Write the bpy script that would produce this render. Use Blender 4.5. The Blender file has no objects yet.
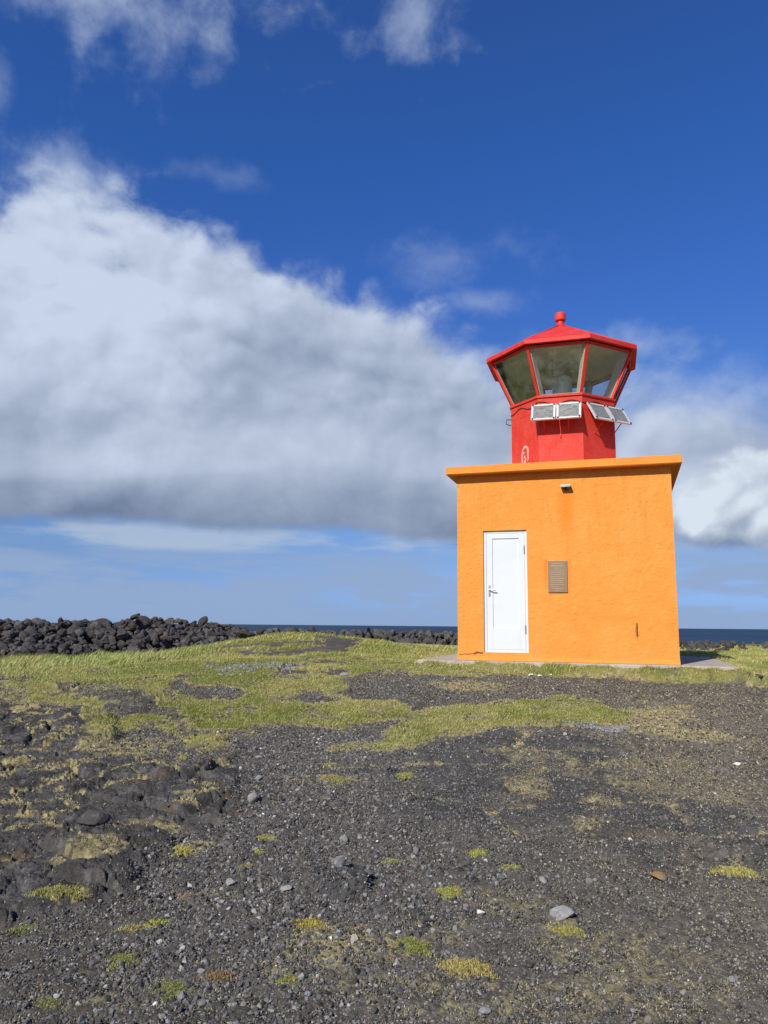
import bpy, math, random
import numpy as np
from mathutils import Vector, Matrix
random.seed(7); rng = np.random.default_rng(11)
R = math.radians
C = bpy.context.scene.collection
SC = bpy.context.scene

# ------------------------------------------------------------------ camera
F, PITCH, ROLL = 754.4, 8.56, 0.53
cam = bpy.data.cameras.new('camera'); co = bpy.data.objects.new('camera', cam); C.objects.link(co); SC.camera = co
pi_, ro_ = R(PITCH), R(ROLL)
FW = np.array([0, math.cos(pi_), math.sin(pi_)]); rt0 = np.array([1., 0, 0]); up0 = np.cross(rt0, FW)
RT = rt0*math.cos(ro_)+up0*math.sin(ro_); UP = -rt0*math.sin(ro_)+up0*math.cos(ro_)
co.matrix_world = Matrix(((RT[0], UP[0], -FW[0], 0), (RT[1], UP[1], -FW[1], 0), (RT[2], UP[2], -FW[2], 0), (0, 0, 0, 1)))
cam.sensor_fit = 'VERTICAL'; cam.sensor_height = 36; cam.lens = F/1024*36
cam.clip_start = .05; cam.clip_end = 120000
SC.render.resolution_x = 768; SC.render.resolution_y = 1024

# ------------------------------------------------------------------ light
YAW = -17.63
SUN_EL, SUN_REL = 37.0, 15.0                       # elevation; how far left of the wall's normal the sun stands
az_to = R(-YAW+SUN_REL)                            # the way the light travels, clockwise from +Y
sun_az = az_to+math.pi                             # where the sun is
SD = Vector((math.sin(sun_az)*math.cos(R(SUN_EL)), math.cos(sun_az)*math.cos(R(SUN_EL)), math.sin(R(SUN_EL))))
sl = bpy.data.lights.new('sun', 'SUN'); so = bpy.data.objects.new('sun', sl); C.objects.link(so)
sl.energy = 5.0; sl.angle = R(.55); sl.color = (1, .95, .87)
so.rotation_euler = SD.to_track_quat('Z', 'Y').to_euler(); so.location = SD*50
SC.view_settings.view_transform = 'Standard'; SC.view_settings.look = 'None'
SC.view_settings.exposure = 0.0; SC.view_settings.gamma = 1; SC.view_settings.use_curve_mapping = False

class NT:
    """Short hand for node trees."""
    def __init__(s, tree): s.t = tree; s.t.nodes.clear()
    def n(s, kind, **kw):
        nd = s.t.nodes.new(kind)
        for k, v in kw.items(): setattr(nd, k, v)
        return nd
    def put(s, sock, v):
        if hasattr(v, 'is_linked'): s.t.links.new(v, sock)
        elif v is not None: sock.default_value = v
    def m(s, op, a, b=None, c=None, clamp=False):
        nd = s.n('ShaderNodeMath', operation=op, use_clamp=clamp)
        for i, v in enumerate((a, b, c)):
            if v is not None: s.put(nd.inputs[i], v)
        return nd.outputs[0]
    def vm(s, op, a, b=None, scale=None):
        nd = s.n('ShaderNodeVectorMath', operation=op)
        s.put(nd.inputs[0], a)
        if b is not None: s.put(nd.inputs[1], b)
        if scale is not None: s.put(nd.inputs[3], scale)
        return nd.outputs[0]
    def noise(s, vec, scale, detail=6, rough=.5, lac=2, dist=0, out=0):
        nd = s.n('ShaderNodeTexNoise'); s.put(nd.inputs['Vector'], vec)
        nd.inputs['Scale'].default_value = scale; nd.inputs['Detail'].default_value = detail
        nd.inputs['Roughness'].default_value = rough; nd.inputs['Lacunarity'].default_value = lac; nd.inputs['Distortion'].default_value = dist
        return nd.outputs[out]
    def ss(s, x, a, b, lo=0., hi=1.):
        nd = s.n('ShaderNodeMapRange', interpolation_type='SMOOTHSTEP')
        s.put(nd.inputs[0], x); s.put(nd.inputs[1], a); s.put(nd.inputs[2], b); s.put(nd.inputs[3], lo); s.put(nd.inputs[4], hi)
        return nd.outputs[0]
    def mix(s, f, a, b, blend='MIX'):
        nd = s.n('ShaderNodeMix', data_type='RGBA', blend_type=blend)
        s.put(nd.inputs[0], f)
        for i, v in ((6, a), (7, b)):
            if isinstance(v, tuple) and len(v) == 3: v = v+(1,)
            s.put(nd.inputs[i], v)
        return nd.outputs[2]
    def curve(s, x, pts):
        """pts [(x,y)..]; both mapped to 0..1 by the caller"""
        nd = s.n('ShaderNodeFloatCurve'); cv = nd.mapping.curves[0]
        while len(cv.points) > 2: cv.points.remove(cv.points[1])
        cv.points[0].location = pts[0]; cv.points[-1].location = pts[-1]
        for p in pts[1:-1]: cv.points.new(*p)
        nd.mapping.update(); s.put(nd.inputs['Value'], x)
        return nd.outputs[0]

def azel(px, row):
    d = FW*F+RT*(px-384)-UP*(row-512); d = d/np.linalg.norm(d)
    return math.atan2(d[0], d[1]), math.asin(d[2])

w = bpy.data.worlds.new('World'); SC.world = w; w.use_nodes = True
T = NT(w.node_tree)
out = T.n('ShaderNodeOutputWorld'); bg = T.n('ShaderNodeBackground'); T.t.links.new(bg.outputs[0], out.inputs[0])
sky = T.n('ShaderNodeTexSky', sky_type='NISHITA', sun_disc=False, sun_elevation=R(SUN_EL), sun_rotation=sun_az)
sky.air_density = 1.0; sky.dust_density = .35; sky.ozone_density = 3.0; sky.altitude = 30
BG = .085
bg.inputs[1].default_value = BG
tc = T.n('ShaderNodeTexCoord').outputs['Generated']
sep = T.n('ShaderNodeSeparateXYZ'); T.put(sep.inputs[0], tc)
AZ = T.m('ARCTAN2', sep.outputs[0], sep.outputs[1]); EL = T.m('ARCSINE', sep.outputs[2])
comb = T.n('ShaderNodeCombineXYZ'); T.put(comb.inputs[0], AZ); T.put(comb.inputs[1], T.m('MULTIPLY', EL, 1.25)); P0 = comb.outputs[0]
# the deep polarised blue overhead, paler to the horizon
TINT = [(612, (.41, .65, 1.46)), (560, (.55, .69, 1.10)), (450, (.58, .84, 1.28)), (300, (.446, .803, 1.541)), (150, (.379, .825, 1.593)), (0, (.408, .811, 1.549))]
cr_ = T.n('ShaderNodeValToRGB'); el_ = cr_.color_ramp.elements
for i_, (row_, c_) in enumerate(TINT):
    p_ = max(0., min(1., azel(600, row_)[1]/.8)); e_ = el_[i_] if i_ < 2 else el_.new(p_); e_.position = p_; e_.color = (*[v*.4 for v in c_], 1)
T.put(cr_.inputs[0], T.m('DIVIDE', EL, .8, clamp=True))
skyc = T.mix(1.0, sky.outputs[0], T.vm('SCALE', cr_.outputs[0], scale=2.5), 'MULTIPLY')
warpv = T.vm('SUBTRACT', T.noise(P0, 3.2, 4, .5, out=1), (.5, .5, .5))
P1 = T.vm('ADD', P0, T.vm('SCALE', warpv, scale=.10))
n1 = T.noise(P1, 5.2, 12, .57)
n1s = T.noise(T.vm('ADD', P1, (-.024, .038, 0)), 5.2, 6, .5)
nb = T.noise(T.vm('ADD', P1, (3.1, 1.7, 0)), 3.4, 3, .5)
nf = T.noise(T.vm('ADD', P1, (7.7, 2.2, 0)), 17, 6, .62)
A0, A1 = -.9, .9; E0, E1 = -.1, .9
def ecurve(pts):
    q = []
    for px, row in pts:
        a, e = azel(px, row); q.append(((a-A0)/(A1-A0), (e-E0)/(E1-E0)))
    q = [(0., q[0][1])]+q+[(1., q[-1][1])]
    x = T.m('DIVIDE', T.m('SUBTRACT', AZ, A0), A1-A0, clamp=True)
    return T.m('MULTIPLY_ADD', T.curve(x, q), E1-E0, E0)
def billow(off, sc_, warp):
    nd = T.n('ShaderNodeTexVoronoi', feature='F1'); nd.inputs['Scale'].default_value = sc_
    nd.inputs['Detail'].default_value = 1; nd.inputs['Roughness'].default_value = .55
    T.put(nd.inputs['Vector'], T.vm('ADD', T.vm('ADD', P1, off), T.vm('SCALE', T.vm('SUBTRACT', T.noise(P1, 11, 4, .6, out=1), (.5, .5, .5)), scale=warp)))
    return nd.outputs['Distance']
bl = billow((0, 0, 0), 13, .05); bls = billow((-.010, .016, 0), 13, .05)
blz = T.m('SUBTRACT', .42, bl)
top = ecurve([(-150, 250), (-40, 215), (30, 180), (60, 172), (110, 206), (150, 216), (300, 264), (390, 300), (450, 325), (500, 345), (560, 362), (620, 360), (690, 362), (768, 372), (900, 420)])
bot = ecurve([(-150, 530), (0, 527), (120, 524), (230, 530), (330, 534), (420, 543), (480, 548), (600, 552), (690, 556), (768, 556), (900, 560)])
nz = T.m('SUBTRACT', n1, .5); nfz = T.m('SUBTRACT', nf, .5)
dt = T.m('SUBTRACT', top, EL); db = T.m('SUBTRACT', EL, bot)
# how thick the bank is: solid at left, thinner and broken to the right
thick = T.ss(AZ, azel(400, 400)[0], azel(600, 400)[0], 1.0, .0)
et = T.m('ADD', dt, T.m('ADD', T.m('MULTIPLY', nz, .16), T.m('MULTIPLY_ADD', nfz, .05, T.m('MULTIPLY', blz, .038))))
eb = T.m('ADD', db, T.m('ADD', T.m('MULTIPLY', nz, .05), T.m('MULTIPLY', nfz, .015)))
soft_hi = T.m('MULTIPLY_ADD', thick, -.078, .115)
mt = T.ss(T.m('ADD', et, .012), -.02, soft_hi); mb = T.ss(eb, -.004, .016)
mA = T.m('MULTIPLY', mt, mb)
def blob(px, row, rx, ry, amp=1., noise=.9, lo=.15, hi=.95):
    a, e = azel(px, row)
    x = T.m('DIVIDE', T.m('SUBTRACT', AZ, a), rx/F); y = T.m('DIVIDE', T.m('SUBTRACT', EL, e), ry/F)
    r = T.m('SQRT', T.m('ADD', T.m('MULTIPLY', x, x), T.m('MULTIPLY', y, y)))
    v = T.m('ADD', T.m('SUBTRACT', 1.15, r), T.m('ADD', T.m('MULTIPLY', nz, noise*2.6), T.m('MULTIPLY', nfz, noise*1.2)))
    return T.m('MULTIPLY', T.ss(v, lo, hi), amp)
# holes of blue on the right part
hole = T.m('ADD', T.m('MULTIPLY', nz, 2.2), T.m('MULTIPLY_ADD', thick, 1.2, .52), clamp=True)
hole = T.ss(hole, .0, .55)
mA = T.m('MULTIPLY', mA, hole)
mC = T.m('MAXIMUM', T.m('MAXIMUM', T.m('MAXIMUM', blob(110, -12, 240, 62, .66, 1.2, .1, 1.6), blob(215, 36, 46, 40, .6, 1.3, .1, 1.7)), blob(420, 22, 60, 48, .46, 1.5, .1, 1.7)),
         T.m('MAXIMUM', blob(62, 182, 55, 42, .72, 1.0, -.1, 1.5), blob(486, 302, 52, 20, .32, 1.4, .1, 1.5)))
mC = T.m('MAXIMUM', mC, T.m('MAXIMUM', blob(235, 176, 48, 14, .16, 1.4, .1, 1.5), blob(455, 258, 95, 30, .24, 1.4, .1, 1.6)))
mC = T.m('MAXIMUM', mC, T.m('MAXIMUM', blob(-10, 90, 24, 46, .3, 1.2, .1, 1.5), blob(650, 345, 66, 26, .40, 1.3, .1, 1.5)))
mD = blob(762, 508, 88, 48, .97, .5, .1, .38)          # bright cumulus low on the right
mD = T.m('MULTIPLY', mD, T.ss(T.m('ADD', T.m('SUBTRACT', EL, azel(740, 556)[1]), T.m('MULTIPLY', nz, .03)), -.004, .016))
# low, far stratus near the horizon
cl = T.n('ShaderNodeCombineXYZ'); T.put(cl.inputs[0], AZ); T.put(cl.inputs[1], T.m('MULTIPLY', EL, 5.5))
ns = T.noise(cl.outputs[0], 4.2, 7, .55)
band = T.m('MULTIPLY', T.ss(EL, azel(200, 548)[1]+.02, azel(200, 572)[1]), .95)
ns2 = T.noise(T.vm('ADD', cl.outputs[0], (2.2, 5.1, 0)), 9, 6, .6)
low = T.m('MULTIPLY', T.ss(T.m('MULTIPLY_ADD', T.m('SUBTRACT', ns2, .5), .5, ns), .34, .54), band)
low = T.m('MAXIMUM', low, T.m('MULTIPLY', T.ss(EL, .045, .0), .8))
puff = T.m('MULTIPLY', T.m('MULTIPLY', T.ss(T.m('ADD', ns, T.m('MULTIPLY', nz, .5)), .40, .60), T.ss(EL, azel(200, 555)[1], azel(200, 546)[1])), T.ss(EL, azel(200, 515)[1], azel(200, 532)[1]))
puff = T.m('MULTIPLY', puff, .70)
# cloud brightness: lit from up left, greyer towards the base and in broad troughs
dens = T.m('SUBTRACT', n1, n1s)
rel = T.m('DIVIDE', db, T.m('MAXIMUM', T.m('SUBTRACT', top, bot), .05))       # 0 at base, 1 at top
relw = T.m('MULTIPLY', rel, T.ss(AZ, azel(20, 470)[0], azel(330, 470)[0], 2.0, 1.0))
base_l = T.curve(T.m('MAXIMUM', T.m('MINIMUM', relw, 1.), 0.), [(0, .0), (.10, .14), (.24, .40), (.37, .74), (.50, .58), (.62, .52), (.80, .66), (.93, .82), (1., .88)])
lit = T.m('ADD', base_l, T.m('ADD', T.m('MULTIPLY_ADD', dens, 1.0, .05), T.m('MULTIPLY', T.m('SUBTRACT', nb, .5), .9)))
tro = blob(205, 340, 120, 42, .22, .35, -.1, 1.3); glow_ = blob(60, 455, 120, 34, .16, .35, -.1, 1.3)
lit = T.m('ADD', T.m('SUBTRACT', lit, tro), glow_)
lit = T.m('ADD', lit, T.m('MULTIPLY', T.m('ADD', T.m('MULTIPLY', blz, .12), T.m('MULTIPLY', T.m('SUBTRACT', bls, bl), .32)), T.ss(relw, .15, .9, .35, 1.0)))
lit = T.m('ADD', lit, T.m('MULTIPLY', nfz, .20), clamp=True)
def sc(c): return tuple(v/BG for v in c)
cA = T.mix(lit, sc((.165, .225, .355)), sc((.58, .665, .82)))
litD = T.m('ADD', T.m('MULTIPLY', T.m('SUBTRACT', bls, bl), .9), T.m('ADD', T.ss(EL, azel(750, 556)[1], azel(750, 505)[1], .30, 1.0), T.m('MULTIPLY', dens, 3.0)), clamp=True)
cD = T.mix(litD, sc((.22, .29, .42)), sc((.70, .78, .88)))
col = T.mix(low, skyc, sc((.285, .40, .62)))
col = T.mix(puff, col, sc((.47, .56, .68)))
col = T.mix(mC, col, sc((.56, .66, .82)))
col = T.mix(mA, col, cA)
col = T.mix(mD, col, cD)
T.put(bg.inputs[0], col)
w.cycles.sampling_method = 'MANUAL'; w.cycles.sample_map_resolution = 512

# ------------------------------------------------------------------ tags
def tag(o, label=None, cat=None, group=None, kind=None):
    for k, v in (('label', label), ('category', cat), ('group', group), ('kind', kind)):
        if v: o[k] = v
    return o
def empty(name, M=None):
    o = bpy.data.objects.new(name, None); C.objects.link(o)
    if M is not None: o.matrix_world = M
    return o

# ------------------------------------------------------------------ numpy noise and terrain
def vnoise(x, y, seed=0):
    xi = np.floor(x).astype(np.int64); yi = np.floor(y).astype(np.int64); fx = x-xi; fy = y-yi
    fx = fx*fx*fx*(fx*(fx*6-15)+10); fy = fy*fy*fy*(fy*(fy*6-15)+10)
    def h(a, b):
        n = (a*374761393+b*668265263+seed*1442695041) & 0xffffffff
        n = ((n ^ (n >> 13))*1274126177) & 0xffffffff
        n = ((n ^ (n >> 16))*2246822519) & 0xffffffff
        return ((n ^ (n >> 15)) & 0xffffff)/float(0xffffff)
    return (h(xi, yi)*(1-fx)+h(xi+1, yi)*fx)*(1-fy)+(h(xi, yi+1)*(1-fx)+h(xi+1, yi+1)*fx)*fy
def fbm(x, y, s, o=4, seed=0, g=.5):
    a = 1.; t = 0.; r = 0
    ca, sa = math.cos(.6), math.sin(.6)
    x = x*s; y = y*s
    for i in range(o):
        r = r+a*vnoise(x, y, seed+i*17); t += a; a *= g; x, y = (x*ca-y*sa)*2.03+5.1, (x*sa+y*ca)*2.03+1.7
    return r/t
def hash2(a, b, k):
    n = (a*73856093+b*19349663+k*83492791) & 0xffffffff
    n = ((n ^ (n >> 13))*1274126177) & 0xffffffff
    n = ((n ^ (n >> 16))*2246822519) & 0xffffffff
    return ((n ^ (n >> 14)) & 0xffffff)/float(0xffffff)
def cells(x, y, s, seed=0):
    """F1, F2 and an id of jittered cells"""
    x = x*s; y = y*s; xi = np.floor(x).astype(np.int64); yi = np.floor(y).astype(np.int64)
    f1 = np.full(x.shape, 9.); f2 = np.full(x.shape, 9.); idd = np.zeros(x.shape)
    for dx in (-1, 0, 1):
        for dy in (-1, 0, 1):
            a = xi+dx; b = yi+dy
            d = np.hypot(a+hash2(a, b, seed)-x, b+hash2(a, b, seed+1)-y); i = hash2(a, b, seed+2)
            c = d < f1; f2 = np.where(c, f1, np.minimum(f2, d)); idd = np.where(c, i, idd); f1 = np.where(c, d, f1)
    return f1, f2, idd
def sst(x, a, b):
    t = np.clip((x-a)/(b-a), 0, 1); return t*t*(3-2*t)
PY = [-3000, -300, -20, 0, 3.4, 6, 8, 10, 11.4, 12.6, 14, 20, 26, 32, 40, 60, 68, 80, 105, 300, 9000]
PZ = [-2.2, -2.2, -2.1, -1.95, -1.62, -1.36, -1.14, -.91, -.745, -.655, -.64, -.66, -.72, -.84, -1.12, -1.35, -2.6, -7, -16, -30, -60]
SEA = -13.0
def base_z(x, y):
    z = np.interp(y, PY, PZ)
    near = sst(y, 9, 15)*(1-sst(y, 30, 45))
    z = z-.20*near*sst(-x, 2.5, 6)
    z = z+.40*np.exp(-((x+2.2)/2.6)**2-((y-20)/3.2)**2)
    z = z+.10*(fbm(x, y, .13, 3, 5)-.5)*sst(y, 6, 11)+.5*(fbm(x, y, .05, 3, 9)-.5)*sst(y, 30, 45)
    z = z+.12*(fbm(x, y, .45, 3, 6)-.5)*sst(y, 2, 4)*(1-.5*sst(y, 12, 14))
    z = z-12*sst(np.abs(x), 150, 400)*sst(y, -50, 60)
    return z
def ray(px, row):
    d = FW*F+RT*(px-384)-UP*(row-512); return d/np.linalg.norm(d)
def at(px, row, zp=None):
    """the point of the ground (or of the level zp) seen at a place of the photograph"""
    d = ray(px, row)
    if zp is not None: return d*(zp/d[2])
    t = np.geomspace(1.5, 130, 1500); X = d[None]*t[:, None]
    below = np.nonzero(X[:, 2] < base_z(X[:, 0], X[:, 1]))[0]
    return X[below[0]] if len(below) else X[-1]
def sdist(x, y, poly):
    """signed distance (positive inside) in metres, the depth counted less where the view foreshortens it"""
    P = np.array([at(a, b)[:2] for a, b in poly])
    d = np.full(x.shape, 1e9); ins = np.zeros(x.shape, bool); n = len(P)
    for i in range(n):
        a, b = P[i], P[(i+1) % n]; e = b-a; L = max(e@e, 1e-9)
        t = np.clip(((x-a[0])*e[0]+(y-a[1])*e[1])/L, 0, 1)
        d = np.minimum(d, np.hypot(x-a[0]-t*e[0], y-a[1]-t*e[1]))
        c = (a[1] > y) != (b[1] > y)
        with np.errstate(divide='ignore', invalid='ignore'):
            xs = a[0]+(y-a[1])*(b[0]-a[0])/(b[1]-a[1] if b[1] != a[1] else 1e-9)
        ins ^= c & (x < xs)
    return np.where(ins, d, -d)
# lighthouse frame: u along the front wall, v back, z up
YB = R(YAW); BO = np.array([1.2427, 12.67, -.5255])
U3 = np.array([math.cos(YB), math.sin(YB), 0]); V3 = np.array([-math.sin(YB), math.cos(YB), 0])
LM = Matrix(((U3[0], V3[0], 0, BO[0]), (U3[1], V3[1], 0, BO[1]), (0, 0, 1, BO[2]), (0, 0, 0, 1)))
def uv(x, y): return (x-BO[0])*U3[0]+(y-BO[1])*U3[1], (x-BO[0])*V3[0]+(y-BO[1])*V3[1]
SLAB = (-.66, 4.22, -.24, 3.9)                     # u0 u1 v0 v1 of the concrete slab
P_MAIN = [(-350, 652), (-350, 712), (-100, 703), (0, 703), (70, 708), (100, 718), (108, 745), (150, 760), (172, 772), (200, 748), (240, 738), (300, 730), (340, 736), (365, 729), (391, 722), (404, 706), (395, 699), (310, 706), (280, 701), (330, 689), (384, 677), (420, 674), (600, 676), (700, 679), (800, 684), (1000, 690), (1000, 652)]
P_TONG = [(345, 750), (384, 730), (430, 709), (480, 706), (490, 700), (560, 698), (620, 712), (652, 716), (600, 724), (560, 726), (500, 729), (470, 735), (430, 747), (380, 757)]
P_ROCK = [(-350, 712), (0, 704), (75, 711), (105, 722), (110, 746), (150, 758), (178, 776), (205, 768), (238, 752), (247, 775), (238, 812), (205, 832), (165, 826), (150, 850), (138, 890), (100, 912), (40, 920), (0, 925), (-250, 940)]
P_STRIP = [(40, 687), (75, 686), (120, 696), (165, 706), (200, 724), (190, 730), (150, 720), (110, 712), (80, 700)]
P_BED = [(370, 765), (400, 750), (450, 742), (520, 730), (600, 738), (640, 775), (700, 800), (768, 822), (800, 850), (740, 872), (650, 862), (560, 835), (470, 838), (400, 830), (360, 800)]
P_BED2 = [(302, 880), (325, 872), (360, 880), (366, 895), (345, 903), (312, 898)]
P_OLIVE = [(628, 712), (650, 702), (690, 706), (700, 722), (690, 738), (650, 742), (610, 730)]
BLOBS = [(465, 685, .75, .45, .8), (595, 716, 1.0, .4, .8), (706, 736, .45, .3, .7), (130, 745, .7, .6, .5), (540, 757, .5, .3, .45), (525, 790, .25, .35, .6), (607, 807, .2, .22, .5), (590, 830, .2, .15, .45), (340, 770, .3, .2, .5), (328, 780, .3, .2, .6), (195, 850, .35, .2, .8), (160, 835, .25, .25, .6), (95, 862, .25, .2, .45), (60, 905, .2, .1, .6), (345, 940, .33, .22, .6), (300, 968, .2, .1, .35), (560, 925, .14, .1, .7), (640, 960, .6, .4, .34), (590, 1000, .5, .2, .38), (480, 1000, .5, .2, .36), (430, 930, .3, .15, .35), (120, 1000, .35, .15, .3), (700, 790, .9, .5, .34), (655, 765, .5, .4, .36), (690, 985, .4, .3, .3), (520, 905, .3, .2, .3), (205, 895, .3, .1, .35)]
def surf(x, y, fine=True):
    """height and cover of the ground: z, grass, straw, rock, brown"""
    z = base_z(x, y); vw = y > .5
    rag = (fbm(x, y, 1.6, 5, 21, .62)-.5)
    depth = np.clip(y/8, .35, 3)
    far = sst(y, 15, 17)
    gm = sst(sdist(x, y, P_MAIN)+rag*1.15*depth**.6, -.14, .16)
    gt = sst(sdist(x, y, P_TONG)+rag*.8, -.10, .14)
    grass = np.maximum(np.maximum(gm, gt), far)
    grass *= 1-sst(fbm(x, y, .9, 5, 31, .6)+.10*sst(y, 9, 12)*(1-sst(y, 17, 22))*sst(-x, -1, 1.5), .585, .65)*(1-.5*sst(-x, 4, 7))*(1-.75*sst(x, .5, 3))
    grass *= 1-.85*sst(fbm(x, y, 3.2, 5, 33, .65)+.12*sst(-x, .0, 1.5)*(1-sst(y, 9.5, 13)), .60, .68)*(1-.7*sst(y, 13, 18))
    strip = sst(sdist(x, y, P_STRIP)+rag*.9, -.05, .1)
    grass *= 1-strip*.9
    rk = np.maximum(sst(sdist(x, y, P_ROCK)+rag*.5, -.10, .12), strip*.6)
    bed = np.maximum(sst(sdist(x, y, P_BED)+rag*1.0, -.25, .2), sst(sdist(x, y, P_BED2)+rag*.15, -.02, .03))
    # ropy slabs of lava on the left
    wx = x+.22*(fbm(x, y, 1.3, 3, 41)-.5); wy = y+.30*(fbm(x, y, 1.1, 3, 43)-.5)
    f1, f2, idd = cells(wx*1.0, wy*1.6, 2.6, 3)
    edge = f2-f1
    g1, g2, id2 = cells(wx+.5, wy*1.3, 5.0, 8); e2 = g2-g1
    slab = sst(edge, .0, .09)
    big = .5+.5*idd
    h1, h2, id3 = cells(wx*.8+9, wy*1.9, 1.15, 12)
    hz = rk*(slab*(.018+.028*big)+.085*id3*sst(h2-h1, 0, .08)+.016*sst(e2, 0, .07)+.075*(fbm(x, y, 4.5, 6, 51, .62)-.5)-.035)
    low = sst(.17-edge+.95*(fbm(x, y, 3.4, 6, 61, .68)-.5)+.20*(fbm(x, y, .8, 2, 62)-.42), .02, .16)
    straw = rk*low*sst(fbm(x, y, 1.1, 3, 63), .36, .52)
    rockc = rk*(1-straw)
    # low worn bedrock in the middle
    b1, b2, bid = cells(wx*.8+3, wy*1.0, 1.3, 15); be = b2-b1
    hz = hz+bed*(.045*sst(be, .0, .25)*(.3+bid)+.050*(fbm(x, y, 4.0, 6, 71, .6)-.5))
    bedc = bed*sst(be+1.1*(fbm(x, y, 4.0, 5, 72, .65)-.46), .03, .16)
    straw = np.maximum(straw, bed*sst(.10-be+.55*(fbm(x, y, 4.5, 5, 73, .65)-.56), .0, .1)*.62)
    # a broken ledge at the right
    lx, ly = at(665, 852)[:2]; rx, ry = at(745, 858)[:2]
    t = (x-lx)/(rx-lx); yl = ly+(ry-ly)*t+.35*(fbm(x, y*.15, 2.2, 3, 81)-.5)
    led = sst(t, -.15, .1)*(1-sst(t, 1.5, 1.9))
    led = led*sst(fbm(x, y*.3, 2.2, 3, 83), .38, .55)
    hz = hz+led*(.055*sst(y, yl-.05, yl+.05)*(1-sst(y, yl+.15, yl+.8))-.03*sst(y, yl-.25, yl-.08)*(1-sst(y, yl-.06, yl)))
    for bx, by, rxx, ryy, a in BLOBS:
        q = at(bx, by); d = np.hypot((x-q[0])/rxx, (y-q[1])/ryy)+rag*1.6
        straw = np.maximum(straw, a*(1-sst(d, .55, 1.1)))
    olive = sst(sdist(x, y, P_OLIVE)+rag*.9, -.12, .15)
    straw = np.maximum(straw, olive*.75)
    # dry margin where grass meets gravel
    straw = np.maximum(straw, .95*sst(grass, .01, .35)*(1-sst(grass, .6, 1.0)))
    hz = hz+grass*(.05*(fbm(x, y, 2.0, 4, 91)-.4)+.02)+straw*.012
    # bank under the slab
    u, v = uv(x, y)
    ds = np.maximum(np.maximum(SLAB[0]-u, u-SLAB[1]), np.maximum(SLAB[2]-v, v-SLAB[3]))
    bank = 1-sst(ds+.15*rag, .02, .30)
    z = z+hz
    z = np.where(ds < .34, z*(1-bank)+bank*np.minimum(-.585+.12*(fbm(x, y, 5, 4, 96)-.55), z+.2), z)
    z = np.where(ds < -.06, -.66, z)
    straw = np.maximum(straw, .85*(1-sst(ds, .22, .42))*(ds > -.06)*sst(fbm(x, y, 5, 4, 97), .40, .60))
    grass = np.maximum(grass, (1-sst(ds, .25, .42))*sst(v, -2, 0)*0+(1-sst(ds+1.0*rag, .16, .34))*(.55+.45*sst(fbm(x, y, 4.5, 5, 95, .65), .44, .52)))
    if fine:
        st = (1-grass)*(1-rk)*(1-bedc)
        fade = 1-sst(y, 14, 20)
        z = z+fade*(st*(.022*(fbm(x, y, 14, 3, 101)-.5)+.012*(fbm(x, y, 45, 2, 103)-.5))+(rockc+bedc)*(.034*(fbm(x, y, 20, 5, 105, .7)-.5)))
    return z, grass, straw, rockc, bedc

def attr_col(me, name, col):
    a = me.color_attributes.new(name, 'FLOAT_COLOR', 'POINT')
    c = np.ones((len(me.vertices), 4), np.float32); c[:, :3] = col; a.data.foreach_set('color', c.ravel())
def mesh_np(name, V, Fc, mat, smooth=False, k=None):
    """V (n,3); Fc (m,k) faces all of k corners"""
    me = bpy.data.meshes.new(name); k = Fc.shape[1]
    me.vertices.add(len(V)); me.vertices.foreach_set('co', np.ascontiguousarray(V, np.float32).ravel())
    me.loops.add(Fc.size); me.loops.foreach_set('vertex_index', np.ascontiguousarray(Fc, np.int32).ravel())
    me.polygons.add(len(Fc)); me.polygons.foreach_set('loop_start', np.arange(0, Fc.size, k, dtype=np.int32))
    me.polygons.foreach_set('loop_total', np.full(len(Fc), k, np.int32))
    me.polygons.foreach_set('use_smooth', np.full(len(Fc), smooth))
    me.update(calc_edges=True); me.materials.append(mat); return me
def link(name, me, parent=None):
    o = bpy.data.objects.new(name, me); C.objects.link(o)
    if parent is not None: o.parent = parent
    return o

# ------------------------------------------------------------------ materials
def mat(name, color=(.5, .5, .5), rough=.6, metal=0., var=None, bump=None, attr=None, spec=.5, streak=None, coords='Object', extra=None):
    """var (scale, colour2, amount[, lo, hi]); bump [(scale, height)...]"""
    m = bpy.data.materials.new(name); m.use_nodes = True; t = NT(m.node_tree)
    o = t.n('ShaderNodeOutputMaterial'); b = t.n('ShaderNodeBsdfPrincipled'); t.t.links.new(b.outputs[0], o.inputs[0])
    cd = t.n('ShaderNodeTexCoord').outputs[coords] if coords != 'Position' else t.n('ShaderNodeNewGeometry').outputs['Position']
    c = (*color, 1)
    if attr:
        a = t.n('ShaderNodeAttribute', attribute_name=attr); c = a.outputs['Color']
    for vv in (var or []):
        s_, c2, am = vv[:3]; lo, hi = (vv[3], vv[4]) if len(vv) > 3 else (.4, .65)
        f = t.m('MULTIPLY', t.ss(t.noise(cd, s_, 6, .6), lo, hi), am)
        c = t.mix(f, c, c2, vv[5] if len(vv) > 5 else 'MIX')
    if extra: c = extra(t, c, cd)
    t.put(b.inputs['Base Color'], c)
    t.put(b.inputs['Roughness'], rough); b.inputs['Metallic'].default_value = metal
    b.inputs['Specular IOR Level'].default_value = spec
    last = None
    for s_, h in (bump or []):
        bn = t.n('ShaderNodeBump'); bn.inputs['Distance'].default_value = h; bn.inputs['Strength'].default_value = 1
        t.put(bn.inputs['Height'], t.noise(cd, s_, 5, .6))
        if last: t.put(bn.inputs['Normal'], last)
        last = bn.outputs[0]
    if last: t.put(b.inputs['Normal'], last)
    return m
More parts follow.
